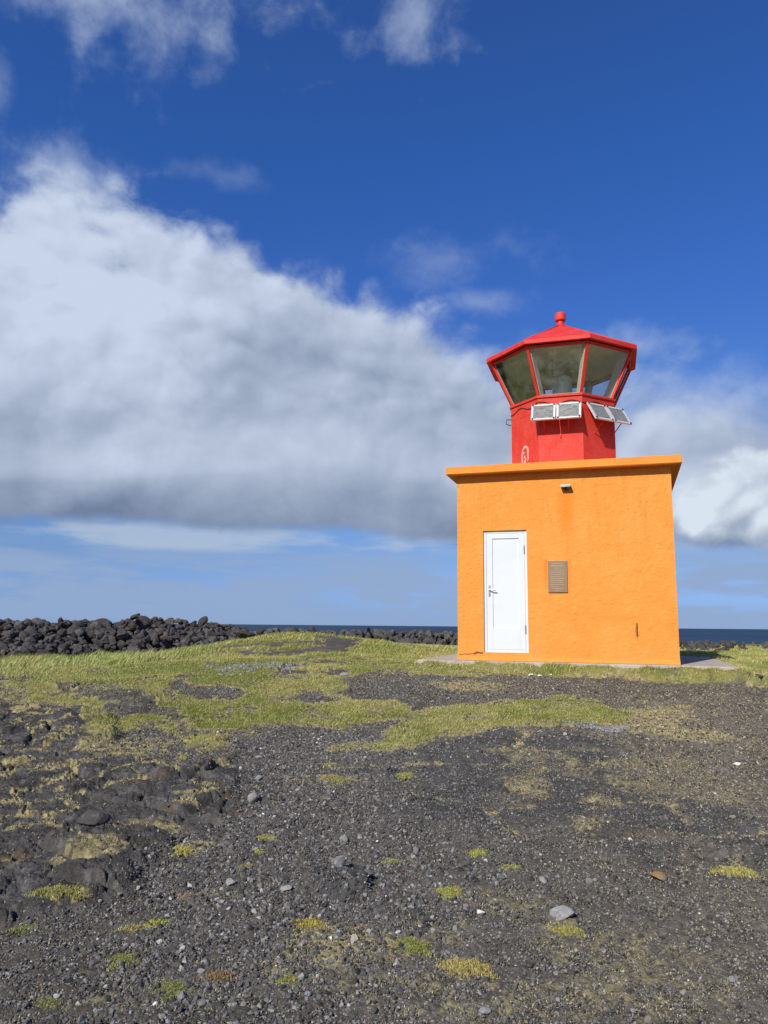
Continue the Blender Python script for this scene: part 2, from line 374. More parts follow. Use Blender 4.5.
def plaster_marks(t, c, cd):
    """weather marks that belong to the wall: a rusty run under the lamp, round the plate, below the rusty rod"""
    sp = t.n('ShaderNodeSeparateXYZ'); t.put(sp.inputs[0], cd); x, y, z = sp.outputs
    nn = t.noise(cd, 5, 5, .6)
    def run(u, z0, z1, wd, colr, am, c):
        fx = t.ss(t.m('ABSOLUTE', t.m('ADD', t.m('SUBTRACT', x, u), t.m('MULTIPLY_ADD', nn, .16, -.08))), wd, 0)
        fz = t.m('MULTIPLY', t.ss(z, z0, z0+(z1-z0)*.7), t.ss(z, z1+.02, z1-.02))
        return t.mix(t.m('MULTIPLY', t.m('MULTIPLY', fx, fz), am), c, colr)
    sv = t.n('ShaderNodeCombineXYZ'); t.put(sv.inputs[0], t.m('ADD', x, y)); t.put(sv.inputs[2], t.m('MULTIPLY', z, .12))
    st = t.m('MULTIPLY', t.ss(t.noise(sv.outputs[0], 9, 5, .65), .50, .72), t.ss(z, .6, 3.0, .15, .75))
    c = t.mix(st, c, (.66, .215, .035))
    dirt = t.m('MULTIPLY', t.ss(z, .34, .0), t.ss(t.noise(cd, 9, 5, .65), .42, .66)); c = t.mix(t.m('MULTIPLY', dirt, .45), c, (.50, .25, .09))
    pat = t.ss(t.noise(cd, 1.3, 3, .5), .55, .57); c = t.mix(t.m('MULTIPLY', pat, .18), c, (.86, .36, .085))
    c = run(1.80, 1.65, 2.70, .22, (.86, .22, .02), .8, c)
    c = run(1.46, 1.05, 1.6, .07, (.86, .20, .02), .8, c)
    c = run(1.83, .95, 1.6, .06, (.86, .22, .03), .6, c)
    c = run(2.83, .25, .56, .03, (.40, .12, .02), .8, c)
    c = run(.32, .0, .13, .09, (.25, .09, .02), .5, c)
    return c
M_ORANGE = mat('orange_plaster', (.78, .295, .050), .75, var=[(.9, (.79, .25, .034), .7), (3.5, (.80, .325, .066), .6), (16, (.72, .25, .038), .4), (60, (.84, .35, .08), .3)], bump=[(5, .020), (18, .012), (60, .007)], spec=.2, extra=plaster_marks)
M_ORANGE2 = mat('orange_trim', (.77, .285, .045), .75, var=[(2.0, (.78, .24, .03), .6), (9, (.60, .22, .04), .35, .55, .75)], bump=[(12, .008), (60, .004)], spec=.25)
M_RED = mat('red_paint', (.60, .040, .020), .55, var=[(2.2, (.62, .065, .038), .8), (9, (.70, .085, .06), .4), (30, (.42, .02, .015), .3)], bump=[(25, .002)], spec=.25)
M_REDW = mat('red_roof_paint', (.66, .035, .025), .5, spec=.25, var=[(3, (.68, .08, .05), .7), (16, (.55, .03, .03), .35)], bump=[(18, .002)])
M_CREAM = mat('cream_paint', (.62, .60, .50), .6, var=[(6, (.48, .46, .38), .5), (25, (.35, .22, .12), .3, .6, .75)], bump=[(40, .001)])
M_CEIL = mat('lantern_ceiling', (.70, .72, .57), .7, var=[(2.5, (.54, .57, .44), .5), (12, (.36, .34, .25), .3, .60, .72)])
M_FLOOR = mat('lantern_floor_paint', (.55, .56, .50), .7, var=[(6, (.4, .4, .35), .5)])
M_WHITE = mat('white_door_paint', (.66, .69, .70), .4, var=[(1.5, (.61, .65, .67), .6), (22, (.60, .58, .52), .25, .6, .75)], bump=[(8, .002)])
M_BRONZE = mat('bronze_plate', (.27, .175, .10), .5, .25, var=[(10, (.26, .19, .11), .6)])
M_BRONZE2 = mat('bronze_lettering', (.50, .38, .25), .45, .3, var=[(40, (.30, .2, .1), .5)])
M_CONC = mat('concrete', (.44, .38, .30), .9, var=[(1.8, (.30, .26, .20), .7), (14, (.55, .49, .41), .5), (50, (.15, .13, .11), .4, .55, .7)], bump=[(10, .012), (60, .005)], spec=.2)
M_STEEL = mat('grey_metal', (.45, .46, .47), .4, .7, var=[(20, (.3, .3, .3), .4)])
M_DARK = mat('dark_rusty_metal', (.06, .04, .03), .6, .3, var=[(30, (.16, .06, .02), .6)])
M_RUST = mat('rust', (.16, .055, .02), .85, var=[(30, (.07, .03, .015), .7)], bump=[(60, .003)])
M_ALU = mat('aluminium_frame', (.74, .74, .72), .35, .3, var=[(20, (.5, .48, .44), .4)])
M_BLACK = mat('black_bolt', (.015, .015, .015), .5)
def cellmix(t, c, cd):
    nd = t.noise(t.vm('MULTIPLY', cd, (3, 40, 3)), 4, 5, .7)
    return t.mix(t.ss(nd, .38, .62), (.10, .105, .095), (.30, .30, .27))
M_CELL = mat('weathered_solar_cells', (.1, .1, .1), .3, extra=cellmix)
M_PEEL = mat('flaked_plaster', (.62, .42, .36), .8, var=[(30, (.65, .12, .09), .5)], bump=[(40, .006)])
M_LENS = mat('lens_glass', (.62, .64, .58), .15, var=[(5, (.45, .48, .42), .5)])
def glass(name, tint=(.93, .96, .945), refl=.06, dirt=.045):
    m = bpy.data.materials.new(name); m.use_nodes = True; t = NT(m.node_tree)
    o = t.n('ShaderNodeOutputMaterial'); tr = t.n('ShaderNodeBsdfTransparent'); gl = t.n('ShaderNodeBsdfGlossy'); df = t.n('ShaderNodeBsdfDiffuse')
    tr.inputs[0].default_value = (*tint, 1); gl.inputs['Roughness'].default_value = .02; df.inputs[0].default_value = (.6, .62, .55, 1)
    lw = t.n('ShaderNodeFresnel'); lw.inputs[0].default_value = 1.33
    m1 = t.n('ShaderNodeMixShader'); m2 = t.n('ShaderNodeMixShader')
    cd = t.n('ShaderNodeTexCoord').outputs['Object']
    t.put(m1.inputs[0], t.m('MULTIPLY', t.ss(t.noise(cd, 5, 6, .6), .35, .75), dirt*2))
    t.t.links.new(tr.outputs[0], m1.inputs[1]); t.t.links.new(df.outputs[0], m1.inputs[2])
    t.put(m2.inputs[0], lw.outputs[0]); t.t.links.new(m1.outputs[0], m2.inputs[1]); t.t.links.new(gl.outputs[0], m2.inputs[2])
    t.t.links.new(m2.outputs[0], o.inputs[0]); return m
M_GLASS = glass('lantern_glass')
M_LAVA = mat('lava_rock', (.070, .064, .062), .9, var=[(2.5, (.135, .118, .108), .75), (9, (.040, .036, .034), .6), (24, (.19, .165, .14), .45, .52, .72)], bump=[(9, .03), (40, .012)], spec=.15)
M_LAVAB = mat('reddish_lava_rock', (.085, .060, .055), .9, var=[(3, (.13, .09, .08), .7), (10, (.045, .038, .035), .6)], bump=[(9, .03), (40, .012)], spec=.15)
M_PALE = mat('pale_grey_stone', (.23, .225, .21), .9, var=[(14, (.13, .125, .12), .8), (50, (.38, .36, .33), .6)], bump=[(30, .006)], spec=.2)
M_IVORY = mat('ivory_stone', (.78, .74, .64), .8, var=[(20, (.6, .55, .45), .4)], bump=[(40, .003)], spec=.2)
M_STONES = mat('gravel_stones', attr='col', rough=.9, var=[(60, (.55, .53, .52), .6, .4, .65, 'MULTIPLY')], bump=[(90, .006)], spec=.12, coords='Position')
M_BLADE = mat('grass_blades', attr='col', rough=.7, spec=.15)
M_GROUND = mat('ground', attr='col', rough=.95, var=[(28, (.62, .60, .58), .7, .4, .62, 'MULTIPLY'), (110, (1.7, 1.65, 1.55), .6, .55, .75, 'MULTIPLY')], bump=[(38, .020), (120, .008)], spec=.08, coords='Position')

# ------------------------------------------------------------------ ground and sea
GR, GRN, GRD = (.070, .062, .055), (.135, .170, .042), (.24, .22, .085)
def ground_colour(x, y, grass, straw, rock, bed):
    n1_ = fbm(x, y, .5, 4, 201)[:, None]; n2_ = fbm(x, y, 5, 4, 203, .6)[:, None]; n3_ = fbm(x, y, 16, 3, 205)[:, None]
    g = np.array
    soil = g((.070, .062, .056))*(1-n1_)+g((.115, .103, .092))*n1_
    brown = sst(x, .2, 3.2)[:, None]*(1-sst(y, 9, 12))[:, None]*.6
    soil = soil*(1-brown)+g((.160, .143, .122))*brown
    soil = soil*(.55+.9*n2_)
    rk = g((.072, .069, .068))*(.45+1.1*n2_)+sst(n3_, .58, .72)*.05
    rust = sst(fbm(x, y, 2.2, 4, 211), .56, .66)[:, None]*sst(n2_, .45, .6)
    rk = rk*(1-rust*.45)+g((.13, .075, .035))*rust*.45
    bd = g((.078, .077, .079))*(.65+.7*n2_)
    r2 = sst(fbm(x, y, 3.6, 5, 221, .65), .60, .68)[:, None]; bd = bd*(1-r2*.2)+g((.15, .11, .07))*r2*.2
    dry = sst(fbm(x, y, .9, 6, 231, .68), .41, .62)[:, None]; far_ = sst(y, 10, 22)[:, None]
    gs = (g((.17, .185, .036))*(1-dry)+g((.27, .25, .085))*dry)*(.65+.7*n2_)
    lush = sst(-x, 3, 6)[:, None]*sst(y, 9.5, 12)[:, None]
    gs = gs*(1-lush*.5)+g((.17, .21, .07))*lush*.5
    n4_ = fbm(x, y, 38, 3, 207, .7)[:, None]; sw = (g((.44, .36, .20))*(1-n2_)+g((.27, .235, .09))*n2_)*(.2+1.6*n4_)
    r_, b_, gg, s_ = rock[:, None], bed[:, None], grass[:, None], straw[:, None]
    sp = sst(fbm(x, y, 14, 4, 241, .75)+.36*straw, .52, .66)[:, None]*np.minimum(1, s_*1.6)
    soil = soil*g((1.34, 1.32, 1.18)); rk = rk*g((1.14, 1.12, 1.04)); bd = bd*g((1.22, 1.21, 1.12)); c = soil*(1-r_)+rk*r_; c = c*(1-b_)+bd*b_; c = c*(1-sp)+sw*sp; c = c*(1-gg)+gs*gg
    return np.clip(c, .005, 1)
th_f = np.concatenate([np.linspace(-42, -30, 100)[:-1], np.linspace(-30, 30, 920), np.linspace(30, 42, 100)[1:]]); th_c = np.concatenate([np.linspace(-180, -42, 55)[:-1], th_f, np.linspace(42, 180, 55)[1:]])
rr = np.concatenate([[.2, .8, 1.5], np.geomspace(2.2, 26, 1080), np.geomspace(26, 130, 160)[1:], np.geomspace(130, 6000, 40)[1:]])
TH, RR = np.meshgrid(np.radians(th_c), rr)
gx, gy = (RR*np.sin(TH)).ravel(), (RR*np.cos(TH)).ravel()
z, grass, straw, rock, bed = surf(gx, gy)
nt, nr = len(th_c), len(rr)
i0 = (np.arange(nr-1)[:, None]*nt+np.arange(nt-1)[None]).ravel()
quads = np.stack([i0, i0+1, i0+nt+1, i0+nt], 1)[:, ::-1]
me = mesh_np('ground', np.stack([gx, gy, z], 1), quads, M_GROUND, True)
attr_col(me, 'col', ground_colour(gx, gy, grass, straw, rock, bed))
tag(link('ground', me), kind='structure')

def sea_mat():
    m = bpy.data.materials.new('sea_water'); m.use_nodes = True; t = NT(m.node_tree)
    o = t.n('ShaderNodeOutputMaterial'); b = t.n('ShaderNodeBsdfPrincipled'); t.t.links.new(b.outputs[0], o.inputs[0])
    p = t.n('ShaderNodeNewGeometry').outputs['Position']
    s = t.vm('MULTIPLY', p, (.35, 1, 1)); n = t.noise(s, .035, 8, .65); n2 = t.noise(s, .004, 5, .6)
    c = t.mix(t.ss(n, .35, .62), (.010, .032, .068), (.020, .060, .105)); c = t.mix(t.ss(n2, .45, .6), c, (.008, .025, .055))
    cap = t.m('MULTIPLY', t.ss(t.noise(t.vm('MULTIPLY', p, (.3, 1, 1)), .11, 6, .7), .70, .75), .7)
    c = t.mix(cap, c, (.6, .63, .65))
    t.put(b.inputs['Base Color'], c); b.inputs['Roughness'].default_value = .55; b.inputs['Specular IOR Level'].default_value = .12
    bn = t.n('ShaderNodeBump'); bn.inputs['Distance'].default_value = 1.5; t.put(bn.inputs['Height'], t.noise(s, .12, 6, .6)); t.put(b.inputs['Normal'], bn.outputs[0])
    return m
a = np.radians(np.linspace(0, 360, 97)); ring = [(0, 0)]
V = [(0, 0, SEA)]; Q = []
rad = [60, 300, 1500, 8000, 60000]
for r in rad: V += [(r*math.cos(t), r*math.sin(t), SEA) for t in a[:-1]]
for k in range(len(rad)-1):
    for j in range(96): Q.append((1+k*96+j, 1+k*96+(j+1) % 96, 1+(k+1)*96+(j+1) % 96, 1+(k+1)*96+j)[::-1])
me = mesh_np('sea', np.array(V), np.array(Q)[:, ::-1], sea_mat(), True); me.validate()
tag(link('sea', me), kind='structure')

# ------------------------------------------------------------------ stones
def ico(sub):
    import bmesh
    bm = bmesh.new(); bmesh.ops.create_icosphere(bm, subdivisions=sub, radius=1.0)
    v = np.array([p.co[:] for p in bm.verts]); f = np.array([[q.index for q in p.verts] for p in bm.faces]); bm.free(); return v, f
ICO = {k: ico(k) for k in (1, 2, 3, 4)}
def stone_shape(sub, ncut=9, rough=.06, seed=None, flat=.7, cut=(.55, .9)):
    r = np.random.default_rng(seed); v, f = ICO[sub]; v = v.copy()
    for _ in range(ncut):
        n = r.normal(size=3); n /= np.linalg.norm(n); d = r.uniform(*cut); s = v@n-d
        v -= np.maximum(s, 0)[:, None]*n*.92
    if rough:
        k = r.normal(size=(5, 3))*3.2; ph = r.uniform(0, 6, 5)
        dsp = np.sin(v@k.T+ph).sum(1)/5
        k2 = r.normal(size=(6, 3))*9; dsp2 = np.sin(v@k2.T+r.uniform(0, 6, 6)).sum(1)/6
        v *= (1+rough*2*dsp+rough*dsp2)[:, None]
    return v*np.array([1, r.uniform(.65, .95), flat*r.uniform(.8, 1.15)]), f
def rotm(n, tilt=.5):
    a = rng.uniform(0, 2*np.pi, n); b = rng.normal(0, tilt, n); c = rng.normal(0, tilt, n)
    ca, sa, cb, sb, cc, sc_ = np.cos(a), np.sin(a), np.cos(b), np.sin(b), np.cos(c), np.sin(c)
    Z = np.zeros(n); O = np.ones(n)
    A = np.stack([np.stack([ca, -sa, Z], 1), np.stack([sa, ca, Z], 1), np.stack([Z, Z, O], 1)], 1)
    B = np.stack([np.stack([O, Z, Z], 1), np.stack([Z, cb, -sb], 1), np.stack([Z, sb, cb], 1)], 1)
    D = np.stack([np.stack([cc, Z, sc_], 1), np.stack([Z, O, Z], 1), np.stack([-sc_, Z, cc], 1)], 1)
    return A@B@D
def scatter(variants, pos, size, col, tilt=.5):
    """many small stones as one mesh"""
    Vs, Fs, Cs = [], [], []; off = 0; which = rng.integers(0, len(variants), len(pos))
    for k, (v, f) in enumerate(variants):
        i = np.nonzero(which == k)[0]
        if not len(i): continue
        M = rotm(len(i), tilt)*size[i][:, None, None]
        X = np.einsum('nij,vj->nvi', M, v)+pos[i][:, None, :]
        Vs.append(X.reshape(-1, 3)); Fs.append((f[None]+(np.arange(len(i))*len(v))[:, None, None]).reshape(-1, 3)+off)
        Cs.append(np.repeat(col[i], len(v), 0)); off += len(i)*len(v)
    return np.concatenate(Vs), np.concatenate(Fs), np.concatenate(Cs)
HALF_ = 38.0
def frustum_points(n, r0, r1, power=1., half=29.5):
    n = int(n*(HALF_/half)); half = HALF_
    """random ground places in the wedge in view; power 1 = even per square metre"""
    u = rng.uniform(size=n); r = (r0**(2*power)+(r1**(2*power)-r0**(2*power))*u)**(1/(2*power))
    t = np.radians(rng.uniform(-half, half, n)); return r*np.sin(t), r*np.cos(t)
def off_slab(x, y, m=.05):
    u, v = uv(x, y); return ~((u > SLAB[0]-m) & (u < SLAB[1]+m) & (v > SLAB[2]-m) & (v < SLAB[3]+m))
P_COARSE = [(190, 830), (250, 745), (330, 730), (400, 745), (420, 790), (470, 830), (500, 870), (440, 900), (400, 930), (370, 1000), (330, 1050), (130, 1050), (120, 960), (120, 890)]
P_DARKG = [(280, 702), (330, 690), (384, 678), (430, 675), (660, 684), (600, 705), (490, 700), (430, 708), (395, 722), (404, 706), (395, 699), (310, 706)]
def stone_cols(n, x, y):
    g_ = np.exp(rng.normal(np.log(.118), .52, n)); w_ = rng.uniform(size=n)
    g_ = np.where(w_ > .975, rng.uniform(.18, .36, n), g_)
    tint = rng.normal(0, .04, n); warm = sst(x, 0, 3)*.10
    return np.clip(np.stack([g_*(1.03+tint+warm), g_*(.98+warm*.3), g_*(.90-tint-warm*.6)], 1), .01, .8)
small = [stone_shape(1, 5, 0, 500+i, .7, (.45, .85)) for i in range(12)]
mid = [stone_shape(2, 14, .015, 600+i, .72, (.38, .75)) for i in range(16)]
def place(n, r0, r1, power, smin, smax, shapes, coarse, expo=1.8, sink=.25):
    x, y = frustum_points(n, r0, r1, power); n = len(x)
    z, g_, s_, rk_, bd_ = surf(x, y, False)
    q = sst(sdist(x, y, P_COARSE)+.9*(fbm(x, y, 1.7, 3, 301)-.5), -.45, .25)
    dk = sst(sdist(x, y, P_DARKG), -.1, .2)
    q = np.maximum(q, dk)
    p = (coarse[0]+(coarse[1]-coarse[0])*q)*(1-g_)**1.5*(1-.97*rk_)*(1-.45*bd_)*(1-.45*s_)
    k = (rng.uniform(size=n) < p) & off_slab(x, y)
    x, y, z = x[k], y[k], z[k]; n = len(x)
    s = smin*(smax/smin)**(rng.uniform(size=n)**expo)
    return scatter(shapes, np.stack([x, y, z+s*(.45-sink)], 1), s, stone_cols(n, x, y), .6)
parts = [place(60000, 2.9, 9.5, .85, .007, .024, mid, (.16, .97), 1.35), place(900, 2.9, 11, .9, .024, .045, mid, (.10, .75), 1.8),
         place(250000, 2.9, 7.5, .75, .0035, .011, small, (.85, .8)), place(110000, 7.3, 13.5, .85, .006, .020, small, (.6, 1.0))]
Vs, Fs, Cs = [], [], []; off = 0
for v, f, c in parts: Vs.append(v); Fs.append(f+off); Cs.append(c); off += len(v)
me = mesh_np('gravel', np.concatenate(Vs), np.concatenate(Fs), M_STONES); attr_col(me, 'col', np.concatenate(Cs))
tag(link('gravel', me), 'dark grey volcanic gravel and grit strewn over the foreground', 'gravel', kind='stuff')

# ------------------------------------------------------------------ grass
def blades(x, y, z, h, wd, col, lean=.45, wind=(.5, .1), flat=False):
    n = len(x); a = rng.uniform(0, 2*np.pi, n)
    dx, dy = np.cos(a)*wd*.5, np.sin(a)*wd*.5
    la = rng.uniform(0, 2*np.pi, n); lm = np.abs(rng.normal(0, lean, n))*h
    tx = x+np.cos(la)*lm+wind[0]*h; ty = y+np.sin(la)*lm+wind[1]*h; tz = z+h*(rng.uniform(.0, .25, n) if flat else np.sqrt(np.clip(1-(lm/h)**2*.5, .1, 1)))
    mx, my, mz = x*.6+tx*.4+.0, y*.6+ty*.4, z+(tz-z)*.58
    V = np.stack([np.stack([x-dx, y-dy, z-.01], 1), np.stack([x+dx, y+dy, z-.01], 1), np.stack([mx+dx*.7, my+dy*.7, mz], 1), np.stack([tx, ty, tz], 1), np.stack([mx-dx*.7, my-dy*.7, mz], 1)], 1)
    b = (np.arange(n)*5)[:, None]
    Fc = np.concatenate([b+np.array([[0, 1, 2]]), b+np.array([[0, 2, 4]]), b+np.array([[4, 2, 3]])])
    return V.reshape(-1, 3), Fc, np.repeat(col, 5, 0)
def grass_cols(n, x, y, extra_dry=0.):
    d = sst(fbm(x, y, .9, 6, 231, .68)+rng.normal(0, .08, n)+extra_dry, .41, .62)[:, None]
    lush = sst(-x, 3, 6)[:, None]*sst(y, 9.5, 12)[:, None]
    a = np.array([.215, .235, .055])*(1-lush)+np.array([.31, .37, .095])*lush
    c = a*(1-d*.85)+np.array([.40, .36, .125])*d*.85
    pale = (rng.uniform(size=n) < .10+.10*lush[:, 0])[:, None]; c = np.where(pale, np.array([.42, .40, .22]), c)
    return np.clip(c*np.exp(rng.normal(0, .22, n))[:, None], .01, .8)
def turf(n, r0, r1, power, hmin, hmax, wmul, half=30):
    x, y = frustum_points(n, r0, r1, power, half); n = len(x)
    z, g_, s_, rk_, bd_ = surf(x, y, False)
    k = (rng.uniform(size=n) < g_**2) & off_slab(x, y, -.02)
    x, y, z = x[k], y[k], z[k]; n = len(x)
    clump = .45+1.1*fbm(x, y, 3.2, 3, 401)
    tall = 1+1.9*sst(-x, 3.2, 6)*sst(y, 10, 13)*(1-sst(y, 22, 26))+.4*sst(y, 14, 20)*(1-sst(y, 22, 26))
    u, v = uv(x, y); ds = np.maximum(np.maximum(SLAB[0]-u, u-SLAB[1]), np.maximum(SLAB[2]-v, v-SLAB[3]))
    tall = tall*(1+.7*(1-sst(ds, .1, .4)))
    h = rng.uniform(hmin, hmax, n)*clump*tall
    h = np.where((ds < .2) & (v < 0), np.minimum(h, .075), h)
    return blades(x, y, z, h, np.maximum(.0022, y*.00055)*wmul*rng.uniform(.7, 1.4, n), grass_cols(n, x, y, .35*(1-sst(ds, .2, .5))*sst(fbm(x, y, 2.4, 3, 409), .40, .55)))
parts = [turf(520000, 6, 15, .8, .008, .026, 1.), turf(190000, 15, 24, .8, .02, .055, 1.1), turf(90000, 24, 60, .7, .02, .05, 1.3)]
Vs, Fs, Cs = [], [], []; off = 0
for v, f, c in parts: Vs.append(v); Fs.append(f+off); Cs.append(c); off += len(v)
me = mesh_np('grass', np.concatenate(Vs), np.concatenate(Fs), M_BLADE); attr_col(me, 'col', np.concatenate(Cs))
tag(link('grass', me), 'short yellow green turf with longer grass on the left', 'grass', kind='stuff')
# dry bits among the stones and slabs
x, y = frustum_points(420000, 2.9, 12, .75); z, g_, s_, rk_, bd_ = surf(x, y, False)
pr = .17+.08*sst(x, 0, 2)-.06*sst(sdist(x, y, P_COARSE), 0, .4)+.9*s_*sst(fbm(x, y, 14, 4, 241, .75)+.36*s_, .48, .62)+.12*sst(fbm(x, y, 1.3, 4, 411), .5, .62)
k = (rng.uniform(size=len(x)) < pr*(1-g_)*(1-.8*rk_*(s_ < .2))*(1-.7*bd_)) & off_slab(x, y); x, y, z, s_ = x[k], y[k], z[k], s_[k]; n = len(x)
cc = np.where((rng.uniform(size=n) < .30)[:, None], np.array([.27, .27, .09]), np.array([.48, .39, .22]))*np.exp(rng.normal(0, .25, n))[:, None]
v, f, c = blades(x, y, z+.004, rng.uniform(.005, .017, n), np.maximum(.0026, y*.00062)*rng.uniform(.7, 1.6, n), np.clip(cc*1.15, .02, .7), 1.6, (0, 0), True)
me = mesh_np('dry_moss', v, f, M_BLADE); attr_col(me, 'col', c)
tag(link('dry_moss', me), 'straw coloured dry moss and grass bits between stones and lava slabs', 'dry moss', kind='stuff')

def z_at(x, y): return float(surf(np.array([float(x)]), np.array([float(y)]), False)[0][0])
# ------------------------------------------------------------------ moss cushions
GREEN, YEL, ORA, BRN = (.18, .22, .065), (.34, .33, .08), (.36, .24, .09), (.22, .145, .08)
CUSH = [(733, 874, .115, 'round yellow green moss cushion beside the broken rock ledge', YEL), (312, 925, .10, 'yellow and orange moss cushion amid coarse gravel', (.42, .34, .06)),
 (173, 990, .115, 'broad bright green plant cushion near a tiny white pebble', GREEN), (125, 961, .10, 'low green cushion between two others near the lower left', (.20, .25, .05)),
 (157, 924, .075, 'small vivid lime moss cushion beyond the green plant cushions', (.33, .38, .05)), (27, 929, .085, 'green cushion at the foot of the left lava slabs', GREEN),
 (62, 903, .14, 'large ragged green and straw cushion against dark lava', (.25, .26, .07)), (50, 1004, .07, 'sparse green tuft on grit near the lower left corner', GREEN),
 (411, 945, .13, 'wide green cushion left of the pale dry tuft', (.21, .25, .05)), (450, 892, .11, 'long lime green cushion beyond the ivory stone', (.29, .33, .06)),
 (478, 853, .09, 'small lime tuft next to orange dry moss', (.28, .32, .06)), (512, 868, .085, 'bright yellow green tuft right of its lime neighbour', (.33, .36, .06)),
 (393, 862, .06, 'tiny lime tuft at the edge of the coarse gravel', (.28, .32, .06)), (266, 838, .075, 'lime tuft on coarse gravel, farther one of a pair', (.32, .36, .06)),
 (258, 851, .065, 'lime tuft on coarse gravel, nearer one of a pair', (.36, .40, .06)), (182, 852, .11, 'golden yellow moss cushion at the end of the straw patch', (.42, .38, .08)),
 (247, 867, .06, 'dull olive tuft in coarse gravel below the lime pair', (.26, .25, .06)), (289, 980, .075, 'olive tuft beside a pale pebble in coarse gravel', (.25, .26, .05)),
 (217, 977, .09, 'rusty brown dry plant patch beside two pale pebbles', BRN), (463, 966, .13, 'straw coloured dry tuft right of the wide green cushion', (.36, .30, .09)),
 (333, 780, .17, 'straw and lime moss mound on gravel beyond the coarse stones', (.33, .29, .10)), (332, 766, .10, 'farther green moss dot before the turf', (.26, .28, .06)),
 (405, 777, .12, 'pale green moss on the dark worn bedrock', (.28, .30, .09)), (335, 868, .07, 'yellow moss strip behind the pale stone with flat scree', (.32, .32, .06)),
 (133, 929, .07, 'dull straw tuft left of the vivid lime cushion', (.34, .30, .09)), (566, 932, .085, 'yellow moss ring around the big pale grey stone', (.30, .29, .07))]
def cushion_mesh(rad, col, seed):
    r = np.random.default_rng(seed); n = int(2600*(rad/.1)**1.7)
    a = r.uniform(0, 2*np.pi, n); q = np.sqrt(r.uniform(0, 1, n)); q = np.where(r.uniform(size=n) < .12, q*r.uniform(1, 1.5, n), q)
    lim = rad*(.78+.16*np.sin(a*2+seed)+.14*np.sin(a*5+seed*2)+.14*np.sin(a*9+seed)+.12*np.sin(a*17+seed*3))
    x = np.cos(a)*q*lim*1.12; y = np.sin(a)*q*lim*.85; z = np.maximum(.14*rad*(1-q**2), -.002)+.006*np.sin(x*150+seed)*np.sin(y*130)*(q < .9)
    c = (np.array(col)*.85+np.array([.04, .035, .025]))*np.exp(r.normal(0, .38, n))[:, None]; c = np.where((r.uniform(size=n) < .25)[:, None], np.array([.36, .27, .10]), c)
    v, f, cc = blades(x, y, z, r.uniform(.004, .012, n), r.uniform(.0025, .0055, n), np.clip(c*1.1, .02, .7), 1.1, (0, 0), seed % 3 == 0)
    m_ = 28; ang = np.linspace(0, 2*np.pi, m_, endpoint=False); dome = [(0, 0, 0.14*rad)]; fc = []
    L_ = .88*rad*(.78+.16*np.sin(ang*2+seed)+.14*np.sin(ang*5+seed*2)+.14*np.sin(ang*9+seed))
    for k, qq in enumerate((.35, .65, .88)):
        for j in range(m_): dome.append((math.cos(ang[j])*qq*L_[j]*1.12, math.sin(ang[j])*qq*L_[j]*.85, 0.14*rad*(1-qq**2)-(.02 if k == 2 else 0)))
    for j in range(m_):
        j2 = (j+1) % m_; fc.append((0, 1+j, 1+j2))
        for k in range(2):
            p = 1+k*m_; fc += [(p+j, p+m_+j, p+m_+j2), (p+j, p+m_+j2, p+j2)]
    dv = np.array(dome); df = np.array(fc)
    me = mesh_np('moss_cushion', np.concatenate([dv, v]), np.concatenate([df, f+len(dv)]), M_BLADE)
    attr_col(me, 'col', np.concatenate([np.tile(np.array(col)*.55, (len(dv), 1)), cc])); return me
for i, (px, row, rad_, lab, col_) in enumerate(CUSH):
    p = at(px, row); o = link('moss_cushion', cushion_mesh(rad_, col_, 40+i)); o.location = (p[0], p[1], z_at(p[0], p[1])-.004)
    tag(o, lab, 'moss', 'moss cushions and tufts scattered over the gravel')
# ------------------------------------------------------------------ stones with a look of their own
def stone(name, px, row, sx, sy, sz, m, lab, sub=3, seed=1, ncut=16, rough=.025, rot=None, up_=.3, cat='stone', group=None):
    v, f = stone_shape(sub, ncut, rough, seed, 1.0, (.35, .85)); v = v/np.abs(v).max(0)*np.array([sx, sy, sz])*.5
    p = at(px, row); o = link(name, mesh_np(name, v, f, m, sub > 3))
    o.location = (p[0], p[1], z_at(p[0], p[1])+sz*up_); o.rotation_euler = (0, 0, rot if rot is not None else seed*1.3)
    return tag(o, lab, cat, group)
stone('stone', 563, 918, .14, .12, .085, M_PALE, 'big pale grey rounded stone ringed by yellow moss', seed=33, ncut=9, rough=.03, up_=.12)
stone('stone', 480, 916, .046, .04, .03, M_IVORY, 'ivory white angular stone alone on brown grit', seed=5)
stone('stone', 339, 874, .12, .09, .08, M_PALE, 'pale rough stone at the edge of flat dark scree', seed=8, rough=.06)
stone('stone', 343, 842, .06, .06, .05, M_PALE, 'light block shaped stone at the top of the coarse gravel', seed=9)
stone('stone', 543, 883, .075, .06, .04, M_PALE, 'mid grey flat stone up from the big pale stone', seed=11)
stone('stone', 285, 892, .08, .06, .045, M_PALE, 'pale wedge stone in the middle of the coarse gravel', seed=12)
stone('stone', 230, 886, .07, .06, .05, M_PALE, 'light rounded stone at the back of the coarse gravel', seed=13)
stone('stone', 201, 974, .045, .035, .024, M_PALE, 'light oval pebble beside the rusty plant patch', seed=14)
stone('stone', 205, 964, .04, .03, .024, M_PALE, 'smaller light pebble just behind the oval pebble', seed=15)
stone('stone', 155, 1006, .025, .022, .018, M_IVORY, 'tiny white pebble in front of the green plant cushion', seed=16)
stone('stone', 484, 1014, .06, .045, .022, M_PALE, 'flat light stone at the bottom edge of the view', seed=17)
stone('stone', 301, 980, .038, .035, .03, M_PALE, 'rounded pale pebble touching the olive tuft', seed=18)
stone('stone', 737, 765, .07, .05, .03, M_IVORY, 'white stone on the brown gravel far from the ledge', seed=19)
